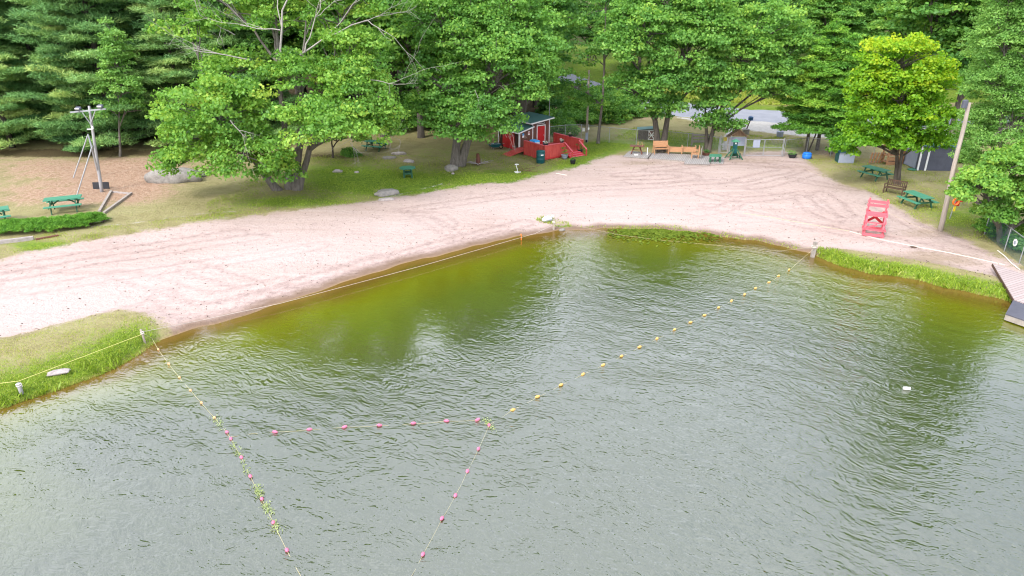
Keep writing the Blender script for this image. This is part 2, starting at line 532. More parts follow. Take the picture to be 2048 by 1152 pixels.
    # wheel tracks and raking arcs
    T = [[(-200, 590), (0, 556), (150, 530), (300, 505), (480, 478)], [(-200, 606), (0, 572), (150, 544), (320, 515), (520, 485)],
         [(-100, 620), (120, 585), (300, 555), (480, 530), (640, 500)], [(240, 560), (330, 580), (380, 600), (440, 602), (560, 570)],
         [(330, 595), (350, 625), (400, 628), (470, 610), (600, 572), (760, 520)], [(380, 540), (430, 560), (490, 572)],
         [(600, 570), (760, 525), (900, 488), (1050, 450)], [(560, 596), (700, 555), (860, 508), (1000, 472)], [(840, 440), (870, 452), (900, 470)], [(830, 435), (880, 440), (900, 455)],
         [(820, 430), (960, 408), (1100, 392), (1300, 380), (1450, 372)], [(1480, 372), (1540, 360), (1580, 352), (1545, 342), (1480, 338)],
         [(1500, 385), (1570, 375), (1640, 350), (1600, 340), (1540, 335)], [(1300, 352), (1400, 340), (1500, 335), (1560, 345)],
         [(1400, 395), (1460, 410), (1520, 408), (1600, 400)], [(1640, 400), (1670, 420), (1690, 440)], [(1600, 405), (1625, 430), (1670, 448)],
         [(1420, 420), (1500, 436), (1600, 455), (1720, 478), (1860, 506)], [(1750, 420), (1840, 470), (1960, 506)], [(1700, 390), (1650, 384), (1590, 372)],
         [(1240, 360), (1330, 356), (1400, 362), (1340, 374), (1260, 372)], [(1390, 432), (1440, 428), (1470, 415)], [(330, 600), (300, 625), (240, 635)]]
    tr = np.zeros_like(x)
    near = (y < 68) & (y > 18)
    for L in T:
        dd = sd_line(x[near], y[near], fl(L, 2))
        tr[near] = np.maximum(tr[near], .75 * np.exp(-((dd - .55) / .22) ** 2) + .25 * np.exp(-(dd / .8) ** 2))
    tr = np.maximum(tr, blob(u, v, [(300, 640, 90, 25, .35), (520, 600, 120, 18, .35), (700, 548, 120, 14, .4), (880, 490, 130, 12, .4), (1020, 440, 60, 14, .3), (1560, 335, 90, 12, .35), (1660, 400, 60, 30, .35), (1880, 480, 70, 16, .5),
                                    (900, 400, 140, 14, .35), (700, 440, 120, 18, .25), (1400, 470, 80, 6, .3)]))
    at['track'] = np.clip(tr, 0, 1)
    at['drysand'] = blob(u, v, [(60, 620, 240, 50, 1), (560, 500, 160, 40, .8), (300, 560, 160, 30, .6), (800, 450, 120, 25, .5), (1250, 420, 180, 40, .95), (1000, 415, 120, 22, .5), (1500, 440, 90, 18, .6), (1680, 490, 120, 12, .5)])
    at['tansand'] = np.clip(blob(u, v, [(1850, 520, 160, 26, .8), (1640, 480, 110, 14, .4), (1500, 320, 110, 10, .55), (1700, 370, 60, 26, .5), (1850, 465, 80, 14, .6), (1280, 326, 80, 8, .6)]) + bl * .0, 0, 1)
    sh = sd_poly(x, y, LAND)
    at['wet'] = np.clip(1 - np.abs(sh) / 1.5, 0, 1) * (sh < 3)
    at['bed'] = np.clip(.5 - sh / .3, 0, 1)
    nx, ny = len(xs), len(ys)
    i = np.arange(nx - 1); j = np.arange(ny - 1)
    I, J = np.meshgrid(i, j)
    a = (J * nx + I).ravel()
    F = np.stack([a, a + 1, a + nx + 1, a + nx], 1)
    me = np_mesh('ground', np.stack([x, y, z], 1), F, ground_mat(), True, at)
    o = link(bpy.data.objects.new('ground', me)); o['kind'] = 'structure'
    o['label'] = 'pinkish sand beach running into patchy lawn and the forest floor'
    return o


# ------------------------------------------------------------------ water
def water_mat():
    m, t = new_mat('lake_water'); n = N(t)
    pos = n('ShaderNodeNewGeometry').outputs['Position']
    dep = n.attr('depth')
    big = n.noise(pos, .25, 3, .6)
    f = n.math('ADD', dep, n.math('MULTIPLY', n.math('ADD', n.math('SUBTRACT', big, .5), n.math('MULTIPLY', n.math('SUBTRACT', n.noise(pos, 1.3, 4, .65), .5), .6)), 1.5))
    body = n.ramp(n.math('DIVIDE', f, 9.0, clamp=True),
                  [(.0, (.15, .09, .024)), (.10, (.115, .075, .010)), (.24, (.105, .108, .004)), (.55, (.066, .082, .008)), (1., (.040, .051, .015))])
    calm = n.attr('calm')
    wob = n('ShaderNodeTexNoise', {'Scale': .55, 'Detail': 2.0}); n.set(wob.inputs['Vector'], pos)
    wp = n('ShaderNodeVectorMath', {0: wob.outputs['Color'], 1: (.9, .9, 0)}, operation='MULTIPLY').outputs[0]
    pw = n('ShaderNodeVectorMath', {0: pos, 1: wp}, operation='ADD').outputs[0]

    def ridge(rot, sx, sy, sc):
        q = n.noise(n.mapping(n.mapping(pw, (1, 1, 1), (0, 0, math.radians(rot))), (sx, sy, 1)), sc, 2, .5, .3)
        return n.math('SUBTRACT', 1.0, n.math('MULTIPLY', n.math('ABSOLUTE', n.math('SUBTRACT', q, .5)), 2.6))
    r1 = ridge(-54, 1.5, .6, 1.9); r2 = ridge(-74, 1.5, .65, 3.1); r3 = ridge(-40, 1.3, .6, 5.2)
    gust = n.rng(n.noise(pos, .10, 3, .55), .34, .62, .6, 1.)
    hgt = n.math('ADD', n.math('MULTIPLY', r1, .42), n.math('ADD', n.math('MULTIPLY', r2, .34), n.math('MULTIPLY', r3, .27)))
    hgt = n.math('MULTIPLY', n.math('MULTIPLY', hgt, gust), n.math('SUBTRACT', 1.0, n.math('MULTIPLY', calm, .86)))
    hgt = n.math('MULTIPLY', hgt, n.rng(dep, .1, 1.5, .15, 1.))
    bp = n('ShaderNodeBump', {'Strength': 1.0, 'Distance': .058, 'Height': hgt})
    p = n('ShaderNodeBsdfPrincipled', {'Base Color': body, 'Roughness': .06, 'IOR': 2.32})
    t.links.new(bp.outputs[0], p.inputs['Normal'])
    tr = n('ShaderNodeBsdfTransparent', {'Color': (.95, .88, .6)})
    ms = n('ShaderNodeMixShader', {0: n.rng(dep, -.05, 1.3, .45, 1.), 1: tr.outputs[0], 2: p.outputs[0]})
    o = n('ShaderNodeOutputMaterial'); t.links.new(ms.outputs[0], o.inputs[0])
    return m


def build_water():
    xs = axis([(-200, -44, 6), (-44, 44, .11), (44, 200, 6)])
    ys = axis([(-80, 9, 5), (9, 42, .11), (42, 60, 2)])
    X, Y = np.meshgrid(xs, ys); x = X.ravel(); y = Y.ravel()
    dep = -sd_poly(x, y, LAND)
    rng = np.random.default_rng(3)
    z = np.zeros_like(x)
    for k in range(46):
        lam = .36 * (3.8 ** rng.random())
        a = math.radians(52) + rng.normal(0, .42)
        kx, ky = 2 * PI / lam * math.cos(a), 2 * PI / lam * math.sin(a)
        amp = .0013 * lam ** .9
        ph = kx * x + ky * y + rng.random() * 6.28
        z += amp * (np.sin(ph) + .25 * np.sin(2 * ph))
    gust = .75 + .35 * np.sin(x * .21 + y * .13 + 1) * np.sin(x * .09 - y * .23)
    u, v, d = project(x, y, 0 * x)
    calm = blob(u, v, [(680, 625, 300, 92, 1), (900, 575, 200, 95, .95), (420, 668, 150, 34, .6), (760, 690, 230, 50, .5), (1010, 500, 60, 30, .5), (1310, 485, 140, 40, .8), (1320, 560, 100, 80, .65), (1995, 730, 150, 180, .85), (1860, 580, 130, 28, .5), (150, 790, 160, 26, .6)])
    calm = np.where(y < 10, 0, calm)
    z *= (1 - .85 * calm) * sstep(0, 1.2, dep) * gust
    nx, ny = len(xs), len(ys)
    I, J = np.meshgrid(np.arange(nx - 1), np.arange(ny - 1)); a = (J * nx + I).ravel()
    F = np.stack([a, a + 1, a + nx + 1, a + nx], 1)
    keep = (dep[F] > -.8).any(1)
    F = F[keep]
    used = np.unique(F); idx = np.full(len(x), -1); idx[used] = np.arange(len(used))
    me = np_mesh('lake_water', np.stack([x, y, z], 1)[used], idx[F], water_mat(), True, {'depth': (dep * (1 + 1.6 * blob(u, v, [(60, 830, 330, 110, 1)])))[used], 'calm': calm[used]})
    o = link(bpy.data.objects.new('lake_water', me)); o['kind'] = 'structure'
    o['label'] = 'rippled green lake water inside and outside the swimming ropes'


# ------------------------------------------------------------------ leaves
def unit(v):
    return v / (np.linalg.norm(v, axis=1, keepdims=True) + 1e-9)


def leaf_arrays(c, nrm, size, aspect, rng, tang=None):
    """rhombic leaves: centre c, normal nrm"""
    n = len(c)
    if tang is None: tang = rng.normal(size=(n, 3))
    nrm = unit(nrm)
    t = unit(tang - nrm * (tang * nrm).sum(1, keepdims=True))
    b = np.cross(nrm, t)
    L = (size * .5)[:, None]; W = (size * .5 * aspect)[:, None]
    V = np.empty((n, 4, 3), np.float32)
    V[:, 0] = c - t * L; V[:, 1] = c + b * W - t * L * .1; V[:, 2] = c + t * L; V[:, 3] = c - b * W - t * L * .1
    return V.reshape(-1, 3)


def leaf_mesh(name, V, tint, mat):
    n = len(V) // 4
    F = np.arange(n * 4).reshape(n, 4)
    return np_mesh(name, V, F, mat, False, {'tint': np.repeat(tint, 4)})


def puff_leaves(rng, centers, radii, count, size, flat_=.75, up=.6, tint=None, aspect=.75, outward=.6):
    """clumps of leaves; every clump a flattened cushion with leaves that face outward and up"""
    k = len(centers)
    cnt = np.maximum(4, (count * (radii / radii.mean()) ** 2)).astype(int)
    idx = np.repeat(np.arange(k), cnt); n = len(idx)
    d = unit(rng.normal(size=(n, 3)))
    low = d[:, 2] < -.25
    d[low, 2] *= -.4 * rng.random(low.sum())
    d = unit(d)
    rad = rng.random(n) ** .38 * radii[idx]
    off = d * rad[:, None]; off[:, 2] *= flat_
    c = centers[idx] + off
    nr = d * outward + np.array([0, 0, up]) + rng.normal(size=(n, 3)) * .62
    s = size * (.65 + .7 * rng.random(n))
    tt = (tint[idx] if tint is not None else np.full(n, .5)) + rng.normal(size=n) * .09
    return leaf_arrays(c, nr, s, aspect, rng), np.clip(tt, 0, 1), c


def tube_np(paths, sides=6):
    """many tapered limbs -> one mesh; paths: list of (pts (m,3), radii (m,))"""
    V = []; F = []; b = 0
    ca = np.cos(2 * PI * np.arange(sides) / sides); sa = np.sin(2 * PI * np.arange(sides) / sides)
    for pts, r in paths:
        pts = np.asarray(pts, float); r = np.asarray(r, float); m = len(pts)
        d = unit(np.gradient(pts, axis=0))
        ref = np.array([.3, .2, .1]) if abs(d[0, 2]) > .7 else np.array([.1, .05, 1.])
        u = unit(np.cross(d, ref)); w = np.cross(d, u)
        ring = pts[:, None, :] + (u[:, None, :] * ca[None, :, None] + w[:, None, :] * sa[None, :, None]) * r[:, None, None]
        V.append(ring.reshape(-1, 3))
        i, k = np.meshgrid(np.arange(m - 1), np.arange(sides), indexing='ij')
        k2 = (k + 1) % sides
        F.append(np.stack([b + i * sides + k, b + i * sides + k2, b + (i + 1) * sides + k2, b + (i + 1) * sides + k], -1).reshape(-1, 4))
        b += m * sides
    return np.concatenate(V), np.concatenate(F)


def limb(rng, a, b, r0, r1, m=7, sag=.0, wob=.06):
    a = np.asarray(a, float); b = np.asarray(b, float)
    t = np.linspace(0, 1, m)[:, None]
    L = np.linalg.norm(b - a)
    p = a + (b - a) * t
    p[:, 2] += sag * L * np.sin(PI * t[:, 0])
    w = np.cumsum(rng.normal(size=(m, 3)), 0) * wob * L / m
    w -= w[0]; w = w - t * w[-1]
    return p + w, np.linspace(r0, r1, m)


def twigs(rng, a, b, r, depth=2, n=3):
    """a bare branch that forks again and again"""
    out = [limb(rng, a, b, r, r * .45, 6, 0, .14)]
    if depth > 0:
        pts = out[0][0]; L = np.linalg.norm(np.asarray(b) - np.asarray(a))
        for _ in range(n):
            i = rng.integers(2, 6)
            dirn = unit((pts[i] - pts[i - 1])[None])[0] + rng.normal(size=3) * .55
            e = pts[i] + dirn * L * (.35 + .3 * rng.random())
            out += twigs(rng, pts[i], e, r * .5, depth - 1, n)
    return out


def make_tree(name, label, cat, base, lobes, mats, seed, puff=1.1, dens=1.0, leaf=.26, per=60, trunk_r=.3, stems=None, flat_=.7, up=.5, aspect=.75,
              tint0=.5, tint_var=.12, tiptint=0.0, dead=None, group=None, shell=.55, droop=0.0, limbs=3, splay=.07):
    """lobes: list of (centre, (rx, ry, rz)) relative to base; stems: list of top points of the trunks (relative)"""
    rng = np.random.default_rng(seed)
    bark, leafm = mats
    root = thing(name, label, cat, base, 0, group)
    lobes = [(l[0], l[1], l[2] if len(l) > 2 else 1.0) for l in lobes]
    zs = [c[2] + r[2] for c, r, _ in lobes]; top = max(zs)
    if stems is None:
        c = np.mean([l[0] for l in lobes], 0); stems = [np.array([c[0] * .8, c[1] * .8, top * .82])]
    paths = []; nodes = []
    for s in stems:
        s = np.asarray(s, float)
        st = np.array([s[0] * splay + rng.normal() * trunk_r * .5 * (len(stems) > 1), s[1] * splay + rng.normal() * trunk_r * .4 * (len(stems) > 1), -.25])
        p, r = limb(rng, st, s, trunk_r, trunk_r * .18, 12, 0, .05)
        r = r * (1 + .45 * np.exp(-np.linspace(0, 1, 12) * 14))
        paths.append((p, r)); nodes.append((p, r))
    PC = []; PR = []; PT = []
    for c, rr, den in lobes:
        c = np.asarray(c, float); rr = np.asarray(rr, float)
        # limb from the nearest trunk, leaving below the lobe
        best = None
        for p, r in nodes[:len(stems)]:
            zt = min(max(c[2] - .75 * np.linalg.norm(c[:2] - p[0, :2]) - .2 * rr[2], .18 * top), p[-1, 2])
            i = int(np.argmin(np.abs(p[:, 2] - zt)))
            dd = np.linalg.norm(p[i] - c)
            if best is None or dd < best[0]: best = (dd, p[i], r[i])
        lp, lr = limb(rng, best[1], c, min(best[2] * .75, .05 + .035 * best[0]), .035, 8, .08, .08)
        paths.append((lp, lr))
        area = 4 * PI * ((rr[0] * rr[1]) ** 1.6 / 3 + (rr[0] * rr[2]) ** 1.6 / 3 + (rr[1] * rr[2]) ** 1.6 / 3) ** (1 / 1.6)
        k = max(5, int(den * dens * 1.25 * area / (puff ** 2 * 2.2)))
        d = unit(rng.normal(size=(k, 3)))
        neg = d[:, 2] < -.55; d[neg, 2] *= -1
        rad = shell + (1 - shell) * rng.random(k) ** .7
        lump = 1 + .16 * np.sin(d[:, 0] * 5 + c[0]) * np.cos(d[:, 1] * 4 + c[1]) + .10 * rng.normal(size=k)
        q = c + d * rr * (rad * lump)[:, None]
        q[:, 2] -= droop * (np.linalg.norm(d[:, :2], axis=1) ** 2) * rr[2]
        PC.append(q); PR.append(puff * (.55 + .75 * rng.random(k)))
        PT.append(tint0 + rng.normal(size=k) * tint_var + tiptint * np.clip((q[:, 2] / top - .45) * 1.6, -.2, 1) * (rad > .7))
        for i in rng.choice(k, min(k, limbs + k // 5), replace=False):
            j = rng.integers(3, 8)
            paths.append(limb(rng, lp[j], q[i], .045, .012, 6, .06, .12))
    PC = np.concatenate(PC); PR = np.concatenate(PR); PT = np.concatenate(PT)
    ok = PC[:, 2] > .5
    PC, PR, PT = PC[ok], PR[ok], PT[ok]
    V, tint, _ = puff_leaves(rng, PC, PR, per, leaf, flat_, up, PT, aspect)
    if dead:
        for a, b, r in dead:
            dv, df = tube_np(twigs(rng, a, b, r * .68, 3, 3), 5)
            link(bpy.data.objects.new('dead_branch', np_mesh('dead_branch', dv, df, M['deadwood'], True)), root)
    tv, tf = tube_np(paths, 8)
    link(bpy.data.objects.new('trunk', np_mesh('trunk', tv, tf, bark, True)), root)
    link(bpy.data.objects.new('crown', leaf_mesh('crown', V, tint, leafm)), root)
    return root


def make_conifer(name, label, base, H, R, mats, seed, low=.08, whorl=.75, tuft=.42, per=34, drp=.18, needle=.34, asp=.16, tint0=.5, plume=.42, group=None, stems=1, conic=1.0, flatb=.35, irr=.4, bv=.10):
    """whorls of boughs; every bough carries plumes of needles"""
    rng = np.random.default_rng(seed)
    root = thing(name, label, 'tree', base, 0, group)
    tp, tr = limb(rng, (0, 0, -.3), (rng.normal() * .2, rng.normal() * .2, H), .018 * H, .02, 12, 0, .02)
    paths = [(tp, tr)]
    PC = []; PR = []; PT = []; PD = []
    z = H * low
    while z < H * .985:
        f = 1 - z / H
        rad = R * min(1, (f ** (.75 * conic)) * 1.12 + .03)
        nb = rng.integers(4, 7)
        a0 = rng.random() * 6.28
        for k in range(nb):
            a = a0 + 2 * PI * k / nb + rng.normal() * .25
            L = rad * (1 - .7 * irr + 1.15 * irr * rng.random())
            if L < .25: continue
            d = np.array([math.cos(a), math.sin(a), 0])
            s = np.array([np.interp(z, tp[:, 2], tp[:, 0]), np.interp(z, tp[:, 2], tp[:, 1]), z])
            s = s + np.array([0, 0, rng.normal() * whorl * irr * .35]); tip = s + d * L + np.array([0, 0, L * (.16 - drp + rng.normal() * .16 * irr) + .05])
            p, r = limb(rng, s, tip, .012 * L + .015, .01, 6, .04, .04)
            if L > .8: paths.append((p, r))
            side = np.array([-d[1], d[0], 0]); bt = tint0 + rng.normal() * bv
            m = max(2, int(L / (plume * .62)))
            for q in np.linspace(.32, 1, m):
                w = L * .34 * (1.15 - q) + .12
                for sgn in ((-1, 0, 1) if w > .3 else (0,)):
                    c = s + (tip - s) * q + side * sgn * w * (.8 + .4 * rng.random()) + np.array([0, 0, .05 + rng.normal() * .07 - abs(sgn) * .05])
                    PC.append(c); PR.append(plume * (.75 + .5 * rng.random())); PT.append(bt + rng.normal() * .06); PD.append(d + side * sgn * .7)
        z += whorl * (.55 + .45 * f) * (.85 + .3 * rng.random())
    PC.append(np.array([tp[-1, 0], tp[-1, 1], H])); PR.append(.25); PT.append(tint0 + .1); PD.append(np.array([0, 0, 1.]))
    PC = np.array(PC); PR = np.array(PR); PT = np.array(PT); PD = np.array(PD)
    n = len(PC) * per
    idx = np.repeat(np.arange(len(PC)), per)
    d = unit(rng.normal(size=(n, 3))); d[:, 2] = np.abs(d[:, 2]) * .9 - .18
    off = d * (rng.random(n) ** .45 * PR[idx])[:, None]; off[:, 2] *= flatb + .25
    c = PC[idx] + off
    tang = PD[idx] * .55 + d * .7 + np.array([0, 0, .35]) + rng.normal(size=(n, 3)) * .3
    nr = rng.normal(size=(n, 3)) + np.array([0, 0, .8])
    V = leaf_arrays(c, nr, needle * (.7 + .6 * rng.random(n)), asp, rng, tang)
    tint = np.clip(PT[idx] + rng.normal(size=n) * .07, 0, 1)
    tv, tf = tube_np(paths, 6)
    link(bpy.data.objects.new('trunk', np_mesh('trunk', tv, tf, mats[0], True)), root)
    link(bpy.data.objects.new('crown', leaf_mesh('crown', V, tint, mats[1])), root)
    return root


def px_lobes(base, items):
    """items: (cx, cy, rx, ry, dY, ry_depth) seen at pixels on the upright plane through the trunk, made relative to base"""
    out = []
    for cx, cy, rx, ry, dY, dr, *den in items:
        Y = base[1] + dY
        c = P(cx, cy, Y); s = (Y * CT + (CAM_H - c[2]) * ST) / FPX
        out.append((c - base, (rx * s, dr if dr else .5 * (rx + ry) * s, ry * s / math.cos(TH * .6)), den[0] if den else 1.0))
    return out
# ------------------------------------------------------------------ materials
M = {}
M['bark'] = pm('bark', (.115, .098, .08), .9, .6, 6, .95, (1.4, 1.4, .22))
M['bark_pale'] = pm('bark_pale', (.17, .15, .128), .9, .6, 6, .95, (1.4, 1.4, .22), col2=(.06, .052, .042))
M['bark_dark'] = pm('bark_dark', (.06, .048, .04), .9, .4, 5, .5, (1, 1, .25))
M['deadwood'] = pm('dead_wood', (.33, .30, .27), .9, .3, 6, .3)
LM = {
    'maple': leaf_mat('leaf_maple', [(.12, (0.058, 0.164, 0.029)), (.42, (0.153, 0.342, 0.053)), (.68, (0.283, 0.491, 0.075)), (.95, (0.522, 0.598, 0.102))]),
    'mid': leaf_mat('leaf_mid', [(.10, (0.046, 0.140, 0.030)), (.42, (0.119, 0.294, 0.054)), (.70, (0.221, 0.436, 0.074)), (.98, (0.403, 0.565, 0.085))]),
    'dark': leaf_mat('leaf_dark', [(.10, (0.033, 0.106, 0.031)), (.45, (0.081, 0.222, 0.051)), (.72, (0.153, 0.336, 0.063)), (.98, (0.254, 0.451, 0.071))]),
    'gold': leaf_mat('leaf_gold', [(.10, (.055, .18, .015)), (.40, (.155, .36, .020)), (.62, (.275, .49, .026)), (.84, (.46, .58, .028)), (1., (.60, .57, .030))]),
    'pale': leaf_mat('leaf_pale', [(.10, (0.091, 0.222, 0.048)), (.45, (0.182, 0.383, 0.081)), (.72, (0.304, 0.527, 0.120)), (.98, (0.426, 0.646, 0.160))]),
    'pine': leaf_mat('needle_pine', [(.10, (0.055, 0.137, 0.048)), (.45, (0.147, 0.312, 0.094)), (.72, (0.305, 0.491, 0.144)), (.98, (0.550, 0.690, 0.203))], .22),
    'hemlock': leaf_mat('needle_hemlock', [(.10, (0.040, 0.134, 0.022)), (.45, (0.111, 0.284, 0.035)), (.72, (0.222, 0.427, 0.048)), (.98, (0.405, 0.568, 0.072))], .25),
    'juniper': leaf_mat('needle_juniper', [(.10, (0.053, 0.158, 0.016)), (.45, (0.112, 0.284, 0.029)), (.72, (0.185, 0.383, 0.046)), (.98, (0.290, 0.462, 0.079))], .25),
    'grass': leaf_mat('grass_blade', [(.08, (.085, .14, .014)), (.40, (.19, .30, .022)), (.68, (.32, .42, .045)), (.98, (.44, .43, .13))], .35),
    'weed': leaf_mat('water_weed', [(.1, (.20, .27, .08)), (.5, (.34, .42, .15)), (.9, (.46, .52, .22))], .3),
    'algae': leaf_mat('algae', [(.1, (0.048, 0.080, 0.006)), (.5, (0.096, 0.144, 0.010)), (.9, (0.160, 0.208, 0.024))], .2),
}


def st(base, pts):
    return [P(px, py, base[1] + dY) - base for px, py, dY in pts]


def dd(base, items):
    return [(P(*a, base[1] + da) - base, P(*b, base[1] + db) - base, r) for a, da, b, db, r in items]


def front_trees():
    b = G(575, 380)
    make_tree('maple_tree', 'huge spreading maple with several trunks and bare grey upper branches, leaning over the left lawn', 'tree', b,
              px_lobes(b, [(430, 235, 100, 70, -2.5, 3.4), (395, 290, 72, 55, -2, 2.6), (490, 315, 105, 42, -3.5, 2.6), (650, 248, 105, 48, -3, 3.0), (715, 215, 80, 75, -.5, 3),
                           (600, 165, 105, 50, .4, 3.2, .75), (470, 140, 80, 30, 1.5, 2.6, .6), (690, 115, 90, 52, 1.5, 3, .8), (375, 62, 70, 26, 2, 2.2, .6), (545, 40, 120, 38, 3, 3, .5), (690, 20, 100, 42, 3, 3, .6),
                           (440, 0, 90, 30, 3, 2.5, .6), (560, -70, 120, 45, 3, 3), (690, -60, 90, 45, 3, 3), (555, 345, 45, 22, -2.5, 1.4), (765, 265, 45, 26, -1, 1.6), (360, 330, 30, 28, -2, 1.2)]),
              (M['bark_pale'], LM['maple']), 21, puff=.80, dens=.95, leaf=0.200, per=108, trunk_r=.27, splay=.16,
              stems=st(b, [(430, 220, -1), (545, -30, 2.5), (612, 40, 1), (665, 150, 1)]), tint0=.50, tint_var=.095, tiptint=.10, shell=.5, flat_=.8,
              dead=dd(b, [((500, 120), 0, (385, 100), -1, .07), ((600, 110), 0, (735, 40), 0, .09), ((560, 120), 0, (585, -40), 0, .12), ((610, 105), 0, (640, 20), 0, .08), ((470, 70), 1, (400, 30), 0, .05),
                          ((700, 285), -3, (716, 306), -3.2, .03), ((760, 262), -1, (800, 280), -1.2, .04), ((690, 255), -4.4, (704, 284), -4.6, .035), ((560, 60), -1, (480, 50), -1, .06), ((740, 160), -1.5, (810, 168), -2, .04), ((460, 240), -5, (490, 275), -5, .05)]))
    b = G(915, 332)
    make_tree('maple_tree', 'tall full green maple with a twin grey trunk, standing left of the red shed', 'tree', b,
              px_lobes(b, [(960, 238, 85, 45, -2.5, 2.8), (895, 180, 90, 60, 0, 3.2), (1005, 150, 95, 75, -1, 3.2), (860, 238, 62, 34, -1, 2.4), (1046, 188, 48, 32, -1.2, 2.0), (945, 85, 105, 62, 1, 3.4),
                           (1050, 70, 72, 60, 1, 2.8), (944, 270, 34, 19, -3, 1.4), (985, 228, 28, 15, -2.8, 1.3), (880, 40, 90, 50, 2, 3), (940, -60, 110, 55, 2, 3), (1000, 10, 90, 45, 2, 3), (1085, 130, 45, 40, 0, 2)]),
              (M['bark_pale'], LM['mid']), 22, puff=.85, dens=.9, leaf=0.207, per=102, trunk_r=.36, stems=st(b, [(940, 60, 1), (985, 110, 0)]), tint0=.58, tint_var=.095, tiptint=.12, shell=.5, flat_=.8,
              dead=dd(b, [((1000, 246), -3.4, (1026, 272), -3.8, .035), ((1004, 250), -3.6, (1014, 276), -3.8, .03), ((950, 180), -3.6, (958, 205), -3.6, .04)]))
    b = G(1322, 303)
    make_tree('maple_tree', 'broad green maple with a forked trunk directly behind the wooden benches', 'tree', b,
              px_lobes(b, [(1290, 65, 85, 45, 0, 3), (1245, 105, 60, 32, -.8, 2.2), (1375, 110, 85, 45, -.8, 2.6), (1325, 165, 80, 38, -1, 2.4), (1298, 208, 38, 20, -1, 1.4), (1345, 212, 32, 18, -1.2, 1.2), (1395, 35, 80, 45, 1, 2.8),
                           (1330, 10, 90, 40, 1.5, 2.8), (1440, 70, 55, 45, 0, 2), (1250, 165, 40, 20, -.2, 1.4), (1420, 160, 50, 36, -.5, 1.8), (1318, 232, 22, 11, -.8, .8)]),
              (M['bark'], LM['mid']), 23, puff=.78, dens=.95, leaf=0.207, per=99, trunk_r=.27, stems=st(b, [(1290, 60, 0), (1370, 60, .5)]), tint0=.50, tint_var=.095, tiptint=.12, shell=.5, flat_=.78)
    b = G(1412, 304)
    make_tree('maple_tree', 'bright green maple with several thin stems, between the wooden chair and the kiosk', 'tree', b,
              px_lobes(b, [(1438, 205, 44, 26, -1, 1.6), (1500, 168, 66, 34, 0, 2.2), (1480, 115, 80, 50, .5, 2.6), (1528, 62, 70, 48, 1, 2.4), (1428, 246, 28, 15, -1, 1.1), (1565, 150, 48, 45, .8, 2), (1556, 188, 30, 22, 0, 1.3),
                           (1590, 95, 40, 40, 1.2, 1.7), (1470, 255, 26, 12, -.6, .9), (1450, 160, 50, 30, -.6, 1.8)]),
              (M['bark'], LM['mid']), 24, puff=.75, dens=.95, leaf=0.207, per=99, trunk_r=.2, stems=st(b, [(1410, 200, 0), (1470, 120, .5), (1440, 190, -.4)]), tint0=.60, tint_var=.095, tiptint=.12, shell=.5, flat_=.78)
    b = G(1795, 368)
    make_tree('maple_tree', 'young yellow green maple with golden tips, standing behind the brown bench', 'tree', b,
              px_lobes(b, [(1795, 130, 72, 52, 0, 2.1), (1738, 190, 48, 42, 0, 1.6), (1858, 180, 52, 52, 0, 1.8), (1755, 245, 66, 36, -.6, 2), (1845, 245, 66, 38, -.6, 2), (1712, 284, 42, 20, -.8, 1.4), (1800, 285, 62, 20, -1, 1.6), (1868, 285, 36, 20, -.5, 1.2),
                           (1688, 300, 22, 9, -.9, .8), (1800, 195, 60, 40, -.8, 1.8)]),
              (M['bark'], LM['gold']), 25, puff=.58, dens=1.0, leaf=0.185, per=92, trunk_r=.14, stems=st(b, [(1800, 120, 0), (1812, 200, -.2)]), tint0=.42, tint_var=.085, tiptint=.34, shell=.5, flat_=.78)
    b = G(1998, 452)
    make_tree('willow_tree', 'tall fine leaved tree rising out of the frame at the right edge', 'tree', b,
              px_lobes(b, [(2010, 70, 62, 62, .8, 2), (2020, -40, 62, 60, 1, 2.2), (2095, -20, 70, 80, 1, 2.4), (2040, -130, 60, 60, 1, 2), (1988, 165, 56, 60, .8, 1.8), (2075, 130, 80, 110, .5, 2.4), (1962, 258, 40, 48, 1.2, 1.2), (2035, 255, 72, 70, 0, 2), (2110, 300, 60, 80, 0, 2), (1940, 318, 26, 22, 1.2, .8)]),
              (M['bark_pale'], LM['pale']), 26, puff=.50, dens=1.25, leaf=0.133, per=139, trunk_r=.16, stems=st(b, [(2010, 70, .6), (2060, 200, .3)]), tint0=.56, tint_var=.095, tiptint=.1, aspect=.42, shell=.45, flat_=.8, droop=.12)
    b = G(2004, 486)
    make_tree('maple_tree', 'leafy low maple with grey trunks overhanging the fence at the right edge', 'tree', b,
              px_lobes(b, [(1958, 372, 50, 30, -.6, 1.4), (2012, 335, 48, 30, 0, 1.4), (2048, 395, 46, 40, -.5, 1.4), (1926, 392, 24, 16, -.8, .8), (1992, 430, 34, 18, -.6, 1), (2100, 430, 50, 50, -.4, 1.6), (2065, 330, 50, 40, .4, 1.4)]),
              (M['bark_pale'], LM['mid']), 27, puff=.48, dens=1.1, leaf=0.164, per=93, trunk_r=.17, stems=st(b, [(1990, 350, 0), (2060, 360, 0)]), tint0=.60, tint_var=.095, tiptint=.08, shell=.45, flat_=.78)
    b = G(236, 313)
    make_tree('birch_tree', 'slim pale green birch standing in front of the dark pines', 'tree', b,
              px_lobes(b, [(228, 85, 22, 30, 0, 1.1), (236, 130, 32, 36, 0, 1.4), (248, 178, 34, 30, -.2, 1.4), (216, 170, 20, 24, 0, 1), (262, 215, 24, 18, 0, 1), (222, 222, 20, 20, 0, .9)]),
              (M['bark_pale'], LM['pale']), 28, puff=.5, dens=.85, leaf=0.168, per=59, trunk_r=.09, stems=st(b, [(228, 70, 0)]), tint0=.55, tint_var=.095, shell=.4, flat_=.7)
    # hemlocks at the gravel
    k = 0
